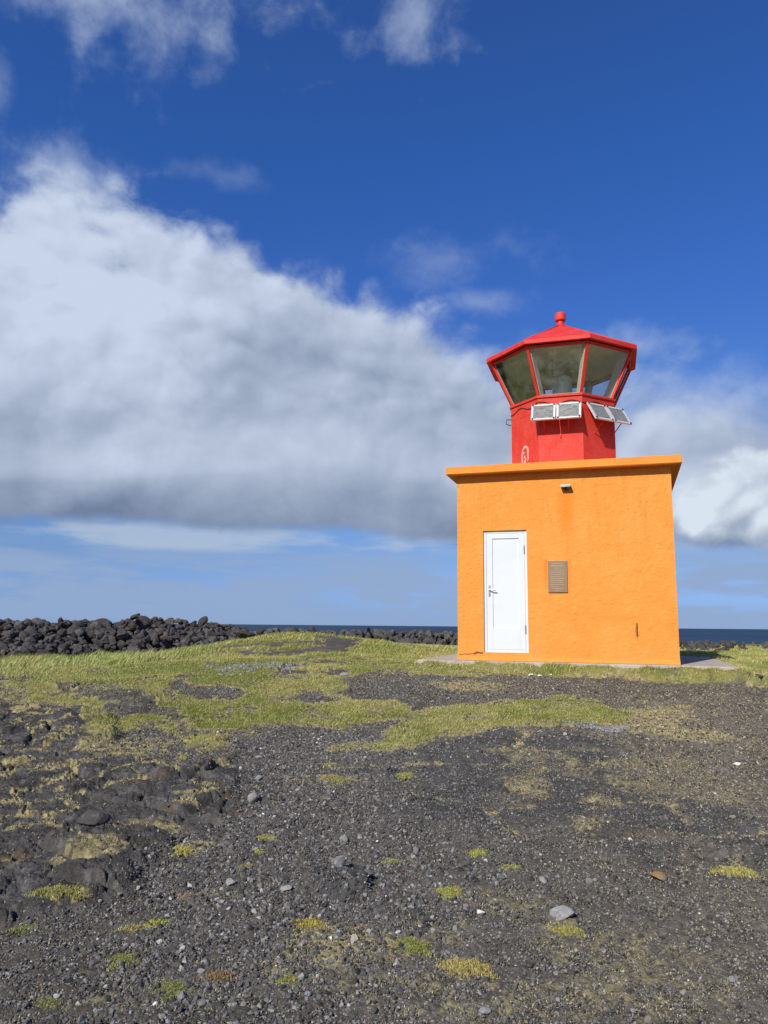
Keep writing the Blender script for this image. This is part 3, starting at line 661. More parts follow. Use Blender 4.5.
stone('stone', 377, 843, .02, .02, .016, M_IVORY, 'tiny white chip beside the light block shaped stone', seed=20)
def mossy(t, c, cd):
    s = t.n('ShaderNodeSeparateXYZ'); t.put(s.inputs[0], cd)
    return t.mix(t.ss(t.m('ADD', s.outputs[2], t.m('MULTIPLY', t.noise(cd, 30, 4), .02)), .008, .022), (.25, .25, .24), (.24, .155, .065))
mo = mat('mossy_stone', rough=.9, extra=mossy, bump=[(50, .006)], spec=.1)
stone('stone', 659, 880, .095, .085, .06, mo, 'round stone capped with orange brown moss', seed=21, ncut=2, rough=.015)
stone('stone', 93, 838, .22, .19, .13, M_LAVA, 'dark domed lava lump standing out of the left slabs', sub=4, seed=22, ncut=14, rough=.05, up_=.30)
stone('stone', 252, 802, .11, .09, .10, M_PALE, 'blue grey upright stone where gravel meets the lava', seed=26)
stone('stone', 716, 680, .15, .12, .10, M_LAVA, 'dark stone on the grassy bank below the concrete slab corner', seed=28)
stone('stone', 757, 683, .18, .12, .10, M_LAVA, 'dark and pale stone at the right end of the bank', seed=29)
stone('stone', 748, 678, .09, .08, .07, M_PALE, 'pale grey stone beside the bank end stone', seed=30)
for i, (px, row, s, lab) in enumerate([(531, 676, .13, 'left chalky white piece of rubble before the door'), (540, 677, .10, 'right chalky white piece of rubble before the door'), (551, 676, .06, 'smallest white rubble piece in front of the wall')]):
    stone('rubble_piece', px, row, s, s*.8, s*.4, M_IVORY, lab, seed=50+i, cat='rubble')
stone('stone', 345, 677, .17, .13, .06, M_PALE, 'whitish stone at the tip of the dark gravel wedge', seed=60)
# pale crushed gravel patches
def pale_patch(px, row, rx, ry, n, s0, s1, lab):
    q = at(px, row); a = rng.uniform(0, 2*np.pi, n); r = np.sqrt(rng.uniform(0, 1, n))*(.7+.3*np.sin(3*a))
    x = q[0]+np.cos(a)*r*rx; y = q[1]+np.sin(a)*r*ry; z = surf(x, y, False)[0]; s = rng.uniform(s0, s1, n)
    g_ = rng.uniform(.14, .36, n)[:, None]*np.array([1, .99, .97])
    v, f, c = scatter(small, np.stack([x, y, z+s*.2], 1), s, g_); me = mesh_np('pale_gravel', v, f, M_STONES); attr_col(me, 'col', c)
    tag(link('pale_gravel', me), lab, 'gravel', kind='stuff')
pale_patch(610, 730, .28, .14, 420, .008, .024, 'patch of whitish crushed gravel at the end of the turf tongue')
pale_patch(582, 727, .22, .10, 120, .008, .02, 'thin pale gravel left of the whitish patch')
pale_patch(240, 670, .75, .75, 350, .012, .03, 'pale grey gravel patch in the turf on the left')
pale_patch(285, 667, .55, .55, 200, .012, .03, 'pale grey gravel patch in the turf nearer the middle')

# ------------------------------------------------------------------ piles of lava boulders
bshape = []
for i in range(14):
    v, f = stone_shape(3, 24, .028, 900+i, .8, (.22, .68)); v = v/np.abs(v).max()
    bshape.append(mesh_np('boulder', v, f, M_LAVAB if i in (3, 9) else M_LAVA, False))
def pile_spots(pts, n, wid, seed, smin, smax):
    """pts: (px, base row, top row, y) along the foot of the pile; returns x, y, z, size of the boulders"""
    r = np.random.default_rng(seed); out_ = []
    A = [(math.tan(azel(px, 620)[0])*y, y, (lambda q: q[2]/q[1]*y)(ray(px, bt)), (lambda q: q[2]/q[1]*(y+wid*.5))(ray(px, tp))) for px, bt, tp, y in pts]
    A = np.array(A); L_ = np.concatenate([[0], np.cumsum(np.hypot(np.diff(A[:, 0]), np.diff(A[:, 1])))])
    for k in range(n):
        s = r.uniform(0, L_[-1]); X = [np.interp(s, L_, A[:, c]) for c in range(4)]
        t = r.uniform(-1, 1.); prof = max(0, 1-abs(t))**.8
        gz = float(base_z(np.array([X[0]]), np.array([X[1]]))[0])
        sz = smin*(smax/smin)**(r.uniform()**1.5)
        y = X[1]+wid*.5+t*wid*.5
        h = (X[3]-gz)*prof*r.uniform(.82, 1.0)-sz*.45
        out_.append((X[0]*y/X[1]*1.0, y, gz+max(h, -.02), sz))
    return out_
left = pile_spots([(-170, 668, 622, 14.5), (-60, 664, 620, 15.5), (0, 661, 619.5, 16.5), (50, 657, 617.5, 17.5), (100, 652, 617.5, 18.5), (140, 650, 616.5, 19.2), (175, 648, 618, 20), (215, 644, 621.5, 21), (245, 641, 627, 22)], 1700, 2.6, 5, .08, .26)
midp = pile_spots([(250, 640, 628.5, 24), (300, 640, 628, 25), (350, 642, 629, 25.5), (400, 644, 629, 26), (440, 645, 630, 26), (458, 645, 633, 26), (520, 645, 633, 27)], 620, 2.6, 6, .09, .30)
right = pile_spots([(660, 653, 649, 20), (690, 653, 649, 20), (712, 653, 648, 21), (724, 653, 647, 21), (740, 653, 649, 21), (768, 653, 649, 21), (840, 653, 649, 22)], 170, 20, 7, .06, .34)
def boulder(sp, lab, group):
    X, Y, Zz, s = sp; o = bpy.data.objects.new('boulder', bshape[rng.integers(0, 14)]); C.objects.link(o)
    o.location = (X, Y, Zz); o.scale = (s*rng.uniform(.8, 1.25), s*rng.uniform(.8, 1.15), s*rng.uniform(.6, .95)); o.rotation_euler = (rng.uniform(-.5, .5), rng.uniform(-.6, .6), rng.uniform(0, 6.3))
    return tag(o, lab, 'boulder', group)
def seen_first(sp, n):
    """the ones that show: inside the frame, on the near side or the crest; larger first"""
    inn = [q for q in sp if abs(math.atan2(q[0], q[1])) < R(27.6)]
    inn.sort(key=lambda q: -(q[3]/q[1])*(1 if q[1] < 99 else .5)); return inn[:n]
def split(sp, n, wid, foot):
    vis = []
    for q in sp:
        if abs(math.atan2(q[0], q[1])) > R(27.6): continue
        # hidden when a nearer boulder covers its centre
        e = q[2]/q[1]; a_ = q[0]/q[1]; hid = 0
        for p in sp:
            if p[1] < q[1]-.1 and math.hypot(p[0]/p[1]-a_, p[2]/p[1]-e) < .62*p[3]/p[1]: hid += 1
        vis.append((q[3]/q[1]*(.35**hid), q))
    vis.sort(key=lambda t: -t[0]); keep = [q for _, q in vis[:n]]; ids = set(map(id, keep))
    return keep, [q for q in sp if id(q) not in ids]
kl, rl = split(left, 200, 2.6, 0); km, rm = split(midp, 60, 2.4, 0); kr, rr_ = split(right, 30, 4, 0)
def spot(q, top_):
    a_ = q[0]/q[1]*F/math.cos(0)+384; gz = float(base_z(np.array([q[0]]), np.array([q[1]]))[0]); h = (q[2]-gz)/top_
    lev = 'on the crest' if h > .66 else ('half way up' if h > .30 else 'at the foot')
    return a_, lev, ('large' if q[3] > .2 else ('medium' if q[3] > .14 else 'small'))
for q in kl:
    a_, lev, sz_ = spot(q, .9)
    part_ = ['left end', 'left part', 'middle', 'right part', 'right end'][int(min(4, max(0, a_//52)))]
    boulder(q, '%s dark lava boulder %s in the %s of the long pile' % (sz_, lev, part_), 'boulders of the left stone pile')
for q in km:
    a_, lev, sz_ = spot(q, .6); part_ = ['behind the mound', 'midway', 'near the wall'][int(min(2, max(0, (a_-290)//58)))]
    boulder(q, '%s lava boulder %s of the low seaward row %s' % (sz_, lev, part_), 'boulders of the low row by the sea')
for q in kr:
    a_, lev, sz_ = spot(q, .5); boulder(q, '%s shore boulder right of the lighthouse, %s' % (sz_, 'close to the wall' if a_ < 715 else 'far from the wall'), 'shore boulders right of the lighthouse')
def single(px, row, y, s, k, lab):
    d = ray(px, row); o = bpy.data.objects.new('boulder', bshape[k]); C.objects.link(o); o.location = (d*(y/d[1]))[:]
    o.scale = s; o.rotation_euler = (.2, .1, k*1.1); tag(o, lab, 'boulder')
single(146, 622.5, 19.4, (.30, .28, .20), 2, 'large rounded boulder on the crest of the left stone pile')
single(133, 617.5, 20.0, (.24, .2, .10), 5, 'flat slab topping the highest point of the left stone pile')
single(243, 636.0, 20.5, (.34, .3, .17), 7, 'lone low boulder in the grass at the right end of the pile')
single(202, 621.5, 20.6, (.15, .14, .17), 8, 'upright boulder on the crest toward the right end of the pile')
def heap(name, spots, lab):
    sh = [stone_shape(2, 10, .05, 950+i, .8, (.45, .85)) for i in range(10)]
    sh = [(v/np.abs(v).max(), f) for v, f in sh]
    P_ = np.array([q[:3] for q in spots]); S_ = np.array([q[3] for q in spots])
    v, f, c = scatter(sh, P_, S_, np.tile([.06, .06, .06], (len(spots), 1)), .5)
    tag(link(name, mesh_np(name, v, f, M_LAVA)), lab, 'rubble', kind='stuff')
heap('boulder_rubble', rl, 'dark lava rubble filling the long stone pile at the left')
heap('boulder_rubble', rm, 'dark lava rubble in the low row by the sea')
heap('boulder_rubble', rr_, 'dark lava rubble on the shore right of the lighthouse')

# ------------------------------------------------------------------ the lighthouse
import bmesh
LH = empty('lighthouse', LM)
tag(LH, 'small square orange lighthouse with red eight sided lantern on its roof', 'lighthouse')
LW, LD, LHT, LT = 3.424, 3.40, 3.0605, .131
OF, OS = .18, .16
def finish(name, bm, m, parent=LH, smooth=False, bevel=0):
    if bevel: bmesh.ops.bevel(bm, geom=bm.edges[:], offset=bevel, segments=2, affect='EDGES', profile=.6)
    bmesh.ops.recalc_face_normals(bm, faces=bm.faces[:])
    me = bpy.data.meshes.new(name); bm.to_mesh(me); bm.free()
    for p in me.polygons: p.use_smooth = smooth
    for mm in (m if isinstance(m, (list, tuple)) else [m]): me.materials.append(mm)
    return link(name, me, parent)
def box(bm, x0, x1, y0, y1, z0, z1, mtx=None, mi=0):
    vs = [bm.verts.new((x, y, z)) for z in (z0, z1) for y in (y0, y1) for x in (x0, x1)]
    fs = [bm.faces.new([vs[i] for i in q]) for q in ((0, 2, 3, 1), (4, 5, 7, 6), (0, 1, 5, 4), (2, 6, 7, 3), (0, 4, 6, 2), (1, 3, 7, 5))]
    for f in fs: f.material_index = mi
    if mtx is not None: bmesh.ops.transform(bm, matrix=mtx, verts=vs)
    return vs
def tube(bm, pts, r, seg=8):
    rings = []
    for i, p in enumerate(pts):
        d = (Vector(pts[min(i+1, len(pts)-1)])-Vector(pts[max(i-1, 0)])).normalized()
        a_ = d.orthogonal().normalized(); b_ = d.cross(a_)
        if i and a_.dot(pa) < 0: a_, b_ = -a_, -b_
        a_ = (pa-d*pa.dot(d)).normalized() if i else a_; b_ = d.cross(a_); pa = a_
        rings.append([bm.verts.new(Vector(p)+a_*math.cos(2*math.pi*k/seg)*r+b_*math.sin(2*math.pi*k/seg)*r) for k in range(seg)])
    for A, B in zip(rings, rings[1:]):
        for k in range(seg): bm.faces.new((A[k], A[(k+1) % seg], B[(k+1) % seg], B[k]))
    bm.faces.new(rings[0][::-1]); bm.faces.new(rings[-1])
def B(): return bmesh.new()
DX0, DX1, DZ0, DZ1 = .4388, 1.1584, .1057, 2.1057
# walls: a fine grid so the plaster can be uneven, the door opening left open with its reveals
def wob(P_):
    x, y, z = P_.T
    return .010*(fbm(x+y*1.3, z, 1.3, 4, 701)-.5)+.006*(fbm(x+y, z, 6, 3, 702)-.5)
def wall_grid(name, o_, du, dv, us, vs, n, skip=None, mat_=M_ORANGE):
    Us, Vg = np.meshgrid(us, vs); P_ = np.array(o_)+Us.ravel()[:, None]*np.array(du)+Vg.ravel()[:, None]*np.array(dv)
    edge = np.minimum.reduce([Us.ravel()-us[0], us[-1]-Us.ravel()])*30
    P_ = P_+np.array(n)*(wob(P_)*np.clip(edge, 0, 1))[:, None]
    nu = len(us); f = []
    for j in range(len(vs)-1):
        for i in range(nu-1):
            if skip and skip((us[i]+us[i+1])/2, (vs[j]+vs[j+1])/2): continue
            f.append((j*nu+i, j*nu+i+1, (j+1)*nu+i+1, (j+1)*nu+i))
    return P_, np.array(f)
def lin(a_, b_, *cuts, st=.04):
    pts = sorted([a_, b_, *cuts]); r = []
    for p, q in zip(pts, pts[1:]): r += list(np.linspace(p, q, max(1, round((q-p)/st)), endpoint=False))
    return np.array(r+[b_])
grids = [wall_grid('', (0, 0, 0), (1, 0, 0), (0, 0, 1), lin(0, LW, DX0, DX1), lin(-.02, LHT, DZ0, DZ1), (0, -1, 0), lambda u, v: DX0 < u < DX1 and DZ0 < v < DZ1),
         wall_grid('', (LW, 0, 0), (0, 1, 0), (0, 0, 1), lin(0, LD), lin(-.02, LHT), (1, 0, 0)),
         wall_grid('', (LW, LD, 0), (-1, 0, 0), (0, 0, 1), lin(0, LW), lin(-.02, LHT), (0, 1, 0)),
         wall_grid('', (0, LD, 0), (0, -1, 0), (0, 0, 1), lin(0, LD), lin(-.02, LHT), (-1, 0, 0))]
rv = .10
rev = np.array([(DX0, .0, DZ0), (DX1, .0, DZ0), (DX1, .0, DZ1), (DX0, .0, DZ1), (DX0, rv, DZ0), (DX1, rv, DZ0), (DX1, rv, DZ1), (DX0, rv, DZ1)])
grids.append((rev, np.array([(0, 4, 5, 1), (1, 5, 6, 2), (2, 6, 7, 3), (3, 7, 4, 0), (4, 7, 6, 5)])))
Vs, Fs, off = [], [], 0
for v, f in grids: Vs.append(v); Fs.append(f+off); off += len(v)
link('wall', mesh_np('wall', np.concatenate(Vs), np.concatenate(Fs), M_ORANGE), LH)
# roof slab with overhang
bm = B(); box(bm, -OS, LW+OS, -OF, LD+OF, LHT, LHT+LT); bmesh.ops.subdivide_edges(bm, edges=[e for e in bm.edges if e.calc_length() > 1], cuts=60, use_grid_fill=False)
bmesh.ops.bevel(bm, geom=[e for e in bm.edges if len(e.link_faces) == 2 and e.calc_face_angle() > 1], offset=.008, segments=2, affect='EDGES')
for v in bm.verts:
    a_ = np.array([v.co.x]); b_ = np.array([v.co.y])
    v.co.z += .010*float(fbm(a_+b_, a_*0+v.co.z*3, 2.2, 3, 711)[0]-.5)*(1 if v.co.z > LHT+.06 else .5)
finish('roof_slab', bm, M_ORANGE2)
# plinth: the thick uneven paint edge at the foot
bm = B(); n = 90; rows = []
for i in range(n+1):
    u = -.004+(LW+.008)*i/n; h = .035+.030*float(fbm(np.array([u]), np.array([0.]), 3.0, 4, 721)[0])
    d_ = .012+.022*float(fbm(np.array([u]), np.array([3.]), 4.0, 4, 722)[0])
    rows.append([bm.verts.new(p) for p in ((u, .01, -.02), (u, -d_-.012, -.02), (u, -d_, h*.6), (u, .01, h))])
for a_, b_ in zip(rows, rows[1:]):
    for k in range(3): bm.faces.new((a_[k], b_[k], b_[k+1], a_[k+1]))
bm.faces.new(rows[0]); bm.faces.new(rows[-1][::-1]); finish('plinth', bm, M_ORANGE2)
# concrete foundation slab with a worn edge
us = lin(SLAB[0], SLAB[1], st=.05); bm = B(); top_, botm = [], []
def ring_pts():
    P_ = []
    for u in us: P_.append((u, SLAB[2]))
    for v in lin(SLAB[2], SLAB[3], st=.05)[1:]: P_.append((SLAB[1], v))
    for u in us[::-1][1:]: P_.append((u, SLAB[3]))
    for v in lin(SLAB[2], SLAB[3], st=.05)[::-1][1:-1]: P_.append((SLAB[0], v))
    return P_
cx_, cy_ = (SLAB[0]+SLAB[1])/2, (SLAB[2]+SLAB[3])/2
P_ = ring_pts(); tv, bv, iv = [], [], []
for x, y in P_:
    j = .05*float(fbm(np.array([x*1.]), np.array([y*1.]), 3.5, 4, 731)[0]-.5)
    s_ = 1+j/1.8; X, Y = cx_+(x-cx_)*s_, cy_+(y-cy_)*s_
    iv.append(bm.verts.new((cx_+(X-cx_)*.985, cy_+(Y-cy_)*.985, -.024))); tv.append(bm.verts.new((X, Y, -.040))); bv.append(bm.verts.new((X, Y, -.22)))
n = len(P_)
for i in range(n):
    k = (i+1) % n; bm.faces.new((bv[i], bv[k], tv[k], tv[i])); bm.faces.new((tv[i], tv[k], iv[k], iv[i]))
bm.faces.new(iv); finish('foundation', bm, M_CONC)
# door
bm = B(); W1 = .045
for q in ((DX0, DX0+W1, DZ0, DZ1), (DX1-W1, DX1, DZ0, DZ1), (DX0+W1, DX1-W1, DZ1-W1, DZ1), (DX0+W1, DX1-W1, DZ0, DZ0+.05)): box(bm, q[0]+.001, q[1]-.001, .030, .09, q[2]+.001, q[3]-.001)
dr = finish('door', B(), M_WHITE)
bpy.data.meshes.remove(dr.data) if False else None
bpy.data.objects.remove(dr)
x0, x1, z0, z1 = DX0+W1+.002, DX1-W1-.002, DZ0+.052, DZ1-W1-.002; px0, px1, pz0, pz1 = .585, 1.022, .50, 1.975
bd = B(); box(bd, x0, px0, .036, .085, z0, z1); box(bd, px1, x1, .036, .085, z0, z1); box(bd, px0, px1, .036, .085, pz1, z1); box(bd, px0, px1, .036, .085, z0, pz0)
box(bd, px0+.001, px1-.001, .052, .08, pz0+.001, pz1-.001)
dr = finish('door', bd, M_WHITE, bevel=.003); bm_f = finish('frame', bm, M_WHITE, dr, bevel=.003)
bm = B(); box(bm, .515, .545, .026, .036, 1.02, 1.20); tube(bm, [(.53, .036, 1.13), (.53, -.01, 1.13)], .009); tube(bm, [(.53, -.008, 1.13), (.60, -.010, 1.125), (.645, -.006, 1.12)], .009)
tube(bm, [(.53, .03, 1.06), (.53, .016, 1.06)], .012); finish('handle', bm, M_STEEL, dr)
for zz in (.42, 1.72):
    bm = B(); tube(bm, [(x1+.004, .020, zz), (x1+.004, .020, zz+.13)], .007); box(bm, x1-.012, x1+.012, .026, .034, zz, zz+.13); finish('hinge', bm, M_STEEL, dr)
# plate with cast lettering too worn to read: plain raised lines
bm = B(); box(bm, 1.4918, 1.7952, -.022, .008, 1.0765, 1.5857); pl = finish('plaque', bm, M_BRONZE, bevel=.003)
bm = B(); zz = 1.545
for i, (a_, b_, h) in enumerate([(.07, .24, .012), (.05, .25, .016), (.09, .21, .010), (.04, .26, .010), (.04, .25, .010), (.04, .26, .010), (.04, .22, .010), (.04, .26, .010), (.04, .25, .010), (.04, .24, .010), (.04, .26, .010), (.04, .18, .010), (.07, .23, .010), (.10, .20, .010)]):
    x = a_
    while x < b_:
        l = random.uniform(.012, .04); l = min(l, b_-x); box(bm, 1.4918+x, 1.4918+x+l*.8, -.0262, -.0225, zz-h, zz); x += l
    zz -= h+.023
[setattr(f, 'material_index', 1) for f in bm.faces]; box(bm, 1.515, 1.772, -.0232, -.0215, 1.10, 1.562); finish('lettering', bm, [M_BRONZE, M_BRONZE2], pl)
# lamp over the door side
bm = B(); vs = box(bm, 1.725, 1.895, -.125, -.004, 2.790, 2.804); box(bm, 1.733, 1.887, -.120, -.010, 2.774, 2.789)
lp = finish('lamp_fixture', bm, M_STEEL, bevel=.003)
bm = B(); box(bm, 1.79, 1.83, -.06, .004, 2.73, 2.768); finish('bracket', bm, M_DARK, lp, bevel=.003)
# rusted rod end low on the right and a crack by the door
bm = B(); box(bm, 2.816, 2.834, -.014, .01, .40, .60); finish('rusty_rod', bm, M_RUST, bevel=.004)
bm = B()
cr = [(.02, .075), (.06, .068), (.10, .078), (.16, .074), (.22, .082), (.27, .086), (.30, .10), (.33, .108), (.38, .098), (.42, .104)]
for (xa, za), (xb, zb) in zip(cr, cr[1:]):
    w_ = .005 if xa < .25 else .013
    vs = [bm.verts.new(p) for p in ((xa, -.004, za-w_), (xb, -.004, zb-w_), (xb, -.004, zb+w_*.6), (xa, -.004, za+w_*.6), (xa, .01, za-w_), (xb, .01, zb-w_), (xb, .01, zb+w_*.6), (xa, .01, za+w_*.6))]
    for q in ((0, 1, 2, 3), (7, 6, 5, 4), (0, 4, 5, 1), (3, 2, 6, 7), (1, 5, 6, 2), (0, 3, 7, 4)): bm.faces.new([vs[i] for i in q])
finish('crack', bm, M_DARK)
# ------------------------------------------------------------------ lantern
CU, CV, ROT = 1.673, 1.75, .93
Z0, ZS, ZE, TE, ZAP = LHT+LT, 4.622, 5.453, .078, 6.247
RD, RG, RT_, RE = 1.0, .95, 1.348, 1.464
def oc(r, k, z):
    a_ = R(-90-22.5+45*k+ROT); return Vector((CU+r*math.cos(a_), CV+r*math.sin(a_), z))
def octa(bm, levels, cap0=False, cap1=False, mi=0):
    rg = [[bm.verts.new(oc(r, k, z)) for k in range(8)] for r, z in levels]
    for A, Bq in zip(rg, rg[1:]):
        for k in range(8): bm.faces.new((A[k], A[(k+1) % 8], Bq[(k+1) % 8], Bq[k])).material_index = mi
    if cap0: bm.faces.new(rg[0][::-1])
    if cap1: bm.faces.new(rg[-1])
    return rg
bm = B(); octa(bm, [(RD, Z0-.01), (RD, ZS-.30), (RD+.004, ZS-.29), (RD+.004, ZS-.05), (RD+.03, ZS-.045), (RD+.03, ZS-.005), (RG-.09, ZS+.005)], False, True)
finish('lantern_drum', bm, M_RED)
bm = B(); octa(bm, [(RG-.10, ZS+.006), (RG-.10, ZS+.012)], True, True); finish('lantern_floor', bm, M_FLOOR)
bm = B(); octa(bm, [(RD+.028, Z0-.004), (RD+.026, Z0+.03), (RD+.002, Z0+.04)]); finish('flashing', bm, M_RED)
# windows: pane, red bars with cream inner faces
def bar(bm, p, q, n, wd, d0, d1, mi=0):
    """a bar from p to q; n its outward direction; from d0 to d1 along n"""
    p, q, n = Vector(p), Vector(q), Vector(n); ax = (q-p).normalized(); s_ = ax.cross(n).normalized(); n2 = s_.cross(ax).normalized()
    if n2.dot(n) < 0: n2 = -n2
    vs = [bm.verts.new(c+s_*a_*wd/2+n2*d_) for c in (p, q) for a_, d_ in ((-1, d0), (1, d0), (1, d1), (-1, d1))]
    for f in ((0, 1, 2, 3), (7, 6, 5, 4), (0, 4, 5, 1), (1, 5, 6, 2), (2, 6, 7, 3), (3, 7, 4, 0)):
        bm.faces.new([vs[i] for i in f]).material_index = mi
def rad(k, off=0):
    a_ = R(-90-22.5+45*(k+off)+ROT); return Vector((math.cos(a_), math.sin(a_), 0))
for k in range(8):
    n = rad(k, .5)
    a0, b0, a1, b1 = oc(RG, k, ZS), oc(RG, k+1, ZS), oc(RT_, k, ZE), oc(RT_, k+1, ZE)
    bm = B(); nn = (b0-a0).cross(a1-a0).normalized(); nn = nn if nn.dot(n) > 0 else -nn
    vs = [bm.verts.new(p+nn*d_) for d_ in (0, -.006) for p in (a0, b0, b1, a1)]
    for f in ((0, 1, 2, 3), (7, 6, 5, 4)): bm.faces.new([vs[i] for i in f])
    wn = finish('window', bm, M_GLASS)
    bm = B(); t_ = (b0-a0).normalized()
    bar(bm, a0+t_*.035, b0-t_*.035, nn, .035, .0, .022); bar(bm, a1+t_*.04-(a1-a0).normalized()*.03, b1-t_*.04-(a1-a0).normalized()*.03, nn, .05, .0, .022)
    bar(bm, a0+t_*.045, b0-t_*.045, nn, .04, -.05, -.010, 1); bar(bm, a1+t_*.05-(a1-a0).normalized()*.03, b1-t_*.05-(a1-a0).normalized()*.03, nn, .05, -.05, -.010, 1)
    finish('frame', bm, [M_RED, M_CREAM], wn)
    bm = B(); p, q = oc(RG, k, ZS-.003), oc(RT_, k, ZE); bar(bm, p, q, rad(k), .048, -.006, .036); bar(bm, p, q, rad(k), .060, -.15, -.008, 1)
    finish('mullion', bm, [M_RED, M_CREAM])
# lantern roof
bm = B(); octa(bm, [(RT_+.01, ZE+.012), (RE-.004, ZE), (RE, ZE+.004), (RE, ZE+TE-.006), (RE-.006, ZE+TE), (.075, ZAP), (.0751, ZAP+.02)], False, True); rf = finish('lantern_roof', bm, M_REDW)
bm = B()
for k in range(8): tube(bm, [oc(RE-.02, k, ZE+TE+.004), oc(.08, k, ZAP+.002)], .012, 6)
finish('ridge', bm, M_REDW, rf, True)
def lathe(prof, seg=28, c=(CU, CV)):
    bm = B(); rg = [[bm.verts.new((c[0]+r*math.cos(2*math.pi*k/seg), c[1]+r*math.sin(2*math.pi*k/seg), z)) for k in range(seg)] for r, z in prof]
    for A, Bq in zip(rg, rg[1:]):
        for k in range(seg): bm.faces.new((A[k], A[(k+1) % seg], Bq[(k+1) % seg], Bq[k]))
    bm.faces.new(rg[0][::-1]); bm.faces.new(rg[-1]); return bm
finish('finial', lathe([(.12, ZAP-.03), (.085, ZAP+.01), (.066, ZAP+.03), (.064, ZAP+.105), (.098, ZAP+.115), (.104, ZAP+.13), (.104, ZAP+.248), (.096, ZAP+.260), (.05, ZAP+.264)]), M_REDW, rf)
bm = B(); octa(bm, [(.02, ZE+.10), (RT_-.005, ZE+.002)], True); finish('lantern_ceiling', bm, M_CEIL)
ln = finish('lens', lathe([(.17, 4.70), (.185, 4.72), (.19, 4.98), (.185, 5.19), (.15, 5.22)]), M_LENS, smooth=False)
bm = lathe([(.12, 4.622), (.12, 4.70)]); finish('lens_base', bm, M_STEEL, ln)
bm = B(); tube(bm, [(CU-.16, CV-.2, ZE+.09), (CU-.16, CV-.2, 5.18)], .006, 6); tube(bm, [(CU-.16, CV-.2, 5.34), (CU-.16, CV-.2, 5.22)], .014, 6); finish('hanging_cord', bm, M_DARK)
# solar panels
def panel_set(k, shift):
    n = rad(k, .5); t_ = Vector((-n.y, n.x, 0)); c = (oc(RD, k, 0)+oc(RD, k+1, 0))/2+t_*shift; SL, PW = .39, .42
    o_top, o_bot, zt, zb = .065, .270, 4.435, 4.102
    ax = (n*(o_bot-o_top)+Vector((0, 0, zb-zt))).normalized(); nn = ax.cross(t_).normalized(); nn = nn if nn.dot(n) > 0 else -nn
    for s_ in (-1, 1):
        o_ = c+n*o_top+Vector((0, 0, zt))+t_*(s_*(PW/2+.008)); M = Matrix(((t_.x, ax.x, nn.x, o_.x), (t_.y, ax.y, nn.y, o_.y), (t_.z, ax.z, nn.z, o_.z), (0, 0, 0, 1)))
        bm = B(); box(bm, -PW/2+.035, PW/2-.035, .035, SL-.035, -.012, -.002, M); pn = finish('solar_panel', bm, M_CELL)
        bm = B()
        for q in ((-PW/2, -PW/2+.036, 0, SL), (PW/2-.036, PW/2, 0, SL), (-PW/2+.037, PW/2-.037, 0, .036), (-PW/2+.037, PW/2-.037, SL-.036, SL)): box(bm, *q, -.022, .006, M)
        finish('frame', bm, M_ALU, pn)
        bm = B()
        for bx_ in (-PW/2+.026, PW/2-.026):
            for by_ in (.022, SL-.022): tube(bm, [M@Vector((bx_, by_, .004)), M@Vector((bx_, by_, .018))], .017, 8)
        finish('bolt', bm, M_BLACK, pn)
        bm = B(); e_ = c+t_*(s_*PW*.5)
        tube(bm, [e_+Vector((0, 0, zt-.01))-n*.02, e_+n*o_top+Vector((0, 0, zt-.012))], .010, 6)
        tube(bm, [e_+Vector((0, 0, zb-.20))-n*.02, e_+n*(o_bot-.03)+Vector((0, 0, zb+.01))], .010, 6); finish('strut', bm, M_RED, pn)
panel_set(0, -.06); panel_set(1, .10)
bm = B(); m_ = (oc(RD, 0, 0)+oc(RD, 1, 0))/2; n = rad(0, .5); box(bm, -.010, .010, -.02, .030, 3.83, 4.30, Matrix.Translation(m_+Vector((0, 0, 0)))); finish('conduit', bm, M_RED)
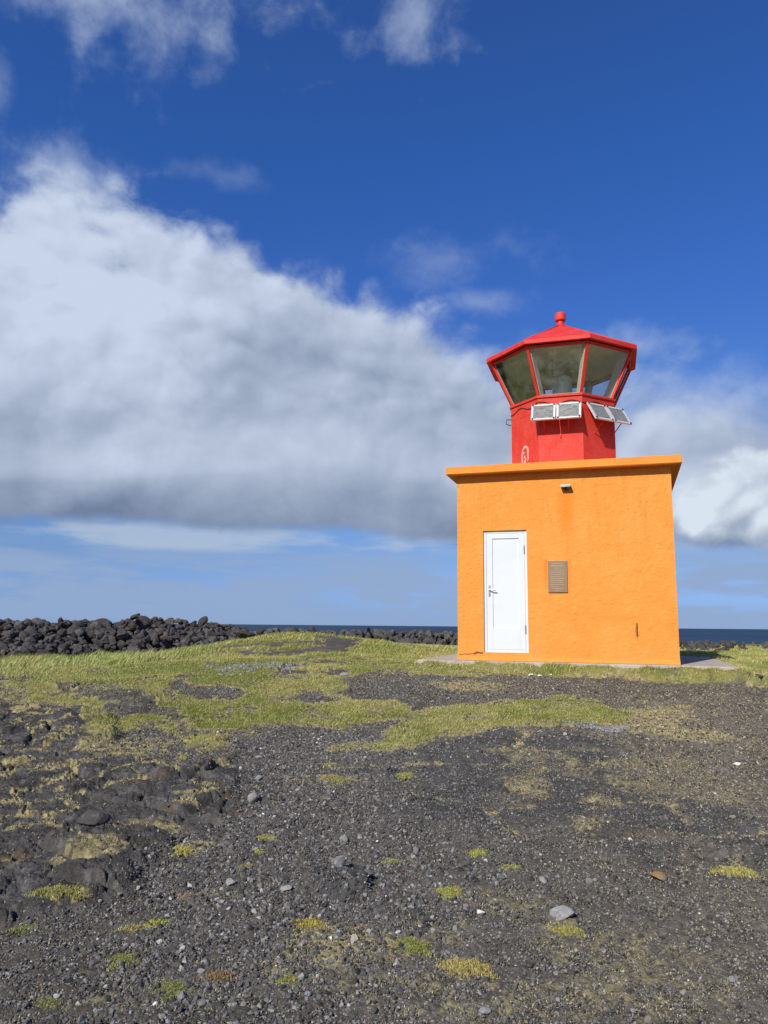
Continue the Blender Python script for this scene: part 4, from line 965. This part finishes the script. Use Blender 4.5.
# cable drooping round the top of the drum
bm = B(); pts = []
for i in range(0, 61):
    q = -1.15+i/60*3.1; k = math.floor(q); fr = q-k; p = oc(RD+.014, k, 0).lerp(oc(RD+.014, k+1, 0), fr)
    pts.append((p.x, p.y, 4.47+.055*(math.cos(q*2*math.pi*1.5)*.5)+.02*math.sin(q*9)))
tube(bm, pts, .007, 6); finish('cable', bm, M_DARK)
bm = B(); p = oc(RD, -1, 4.36); d_ = rad(-1); tube(bm, [p, p+d_*.09+Vector((0, 0, .0)), p+d_*.10+Vector((0, 0, -.09)), p+d_*.01+Vector((0, 0, -.11))], .009, 6); finish('hook', bm, M_DARK)
# a horseshoe of flaked paint on the left face of the drum
n = rad(-1, .5); t_ = Vector((-n.y, n.x, 0)); c = (oc(RD, -1, 0)+oc(RD, 0, 0))/2+Vector((0, 0, 3.46)); bm = B(); ins, outs = [], []
path = [(-.075, .02), (-.085, .10), (-.08, .18), (-.06, .25), (-.02, .295), (.03, .30), (.07, .27), (.085, .21), (.08, .14), (.09, .07), (.07, .02)]
for i, (a_, z_) in enumerate(path):
    d = Vector((path[min(i+1, 10)][0]-path[max(i-1, 0)][0], path[min(i+1, 10)][1]-path[max(i-1, 0)][1])).normalized(); wd = random.uniform(.010, .026)
    for lst, s_ in ((ins, -1), (outs, 1)):
        lst.append([bm.verts.new(c+t_*(a_-d.y*wd*s_)+Vector((0, 0, z_+d.x*wd*s_))+n*h) for h in (.0005, .005)])
for i in range(10):
    a_, b_, e_, f_ = ins[i], ins[i+1], outs[i], outs[i+1]
    for q in ((a_[1], b_[1], f_[1], e_[1]), (a_[0], b_[0], b_[1], a_[1]), (e_[0], e_[1], f_[1], f_[0])): bm.faces.new(q)
for (a_, z_, s_) in ((-.01, .12, .03), (.02, .07, .025), (-.03, .20, .02), (.0, .03, .03)):
    vs = [bm.verts.new(c+t_*(a_+s_*math.cos(j)*random.uniform(.5, 1.1))+Vector((0, 0, z_+s_*1.6*math.sin(j)*random.uniform(.5, 1.1)))+n*.004) for j in np.linspace(0, 5.6, 9)]; bm.faces.new(vs)
finish('flaked_paint', bm, M_PEEL)
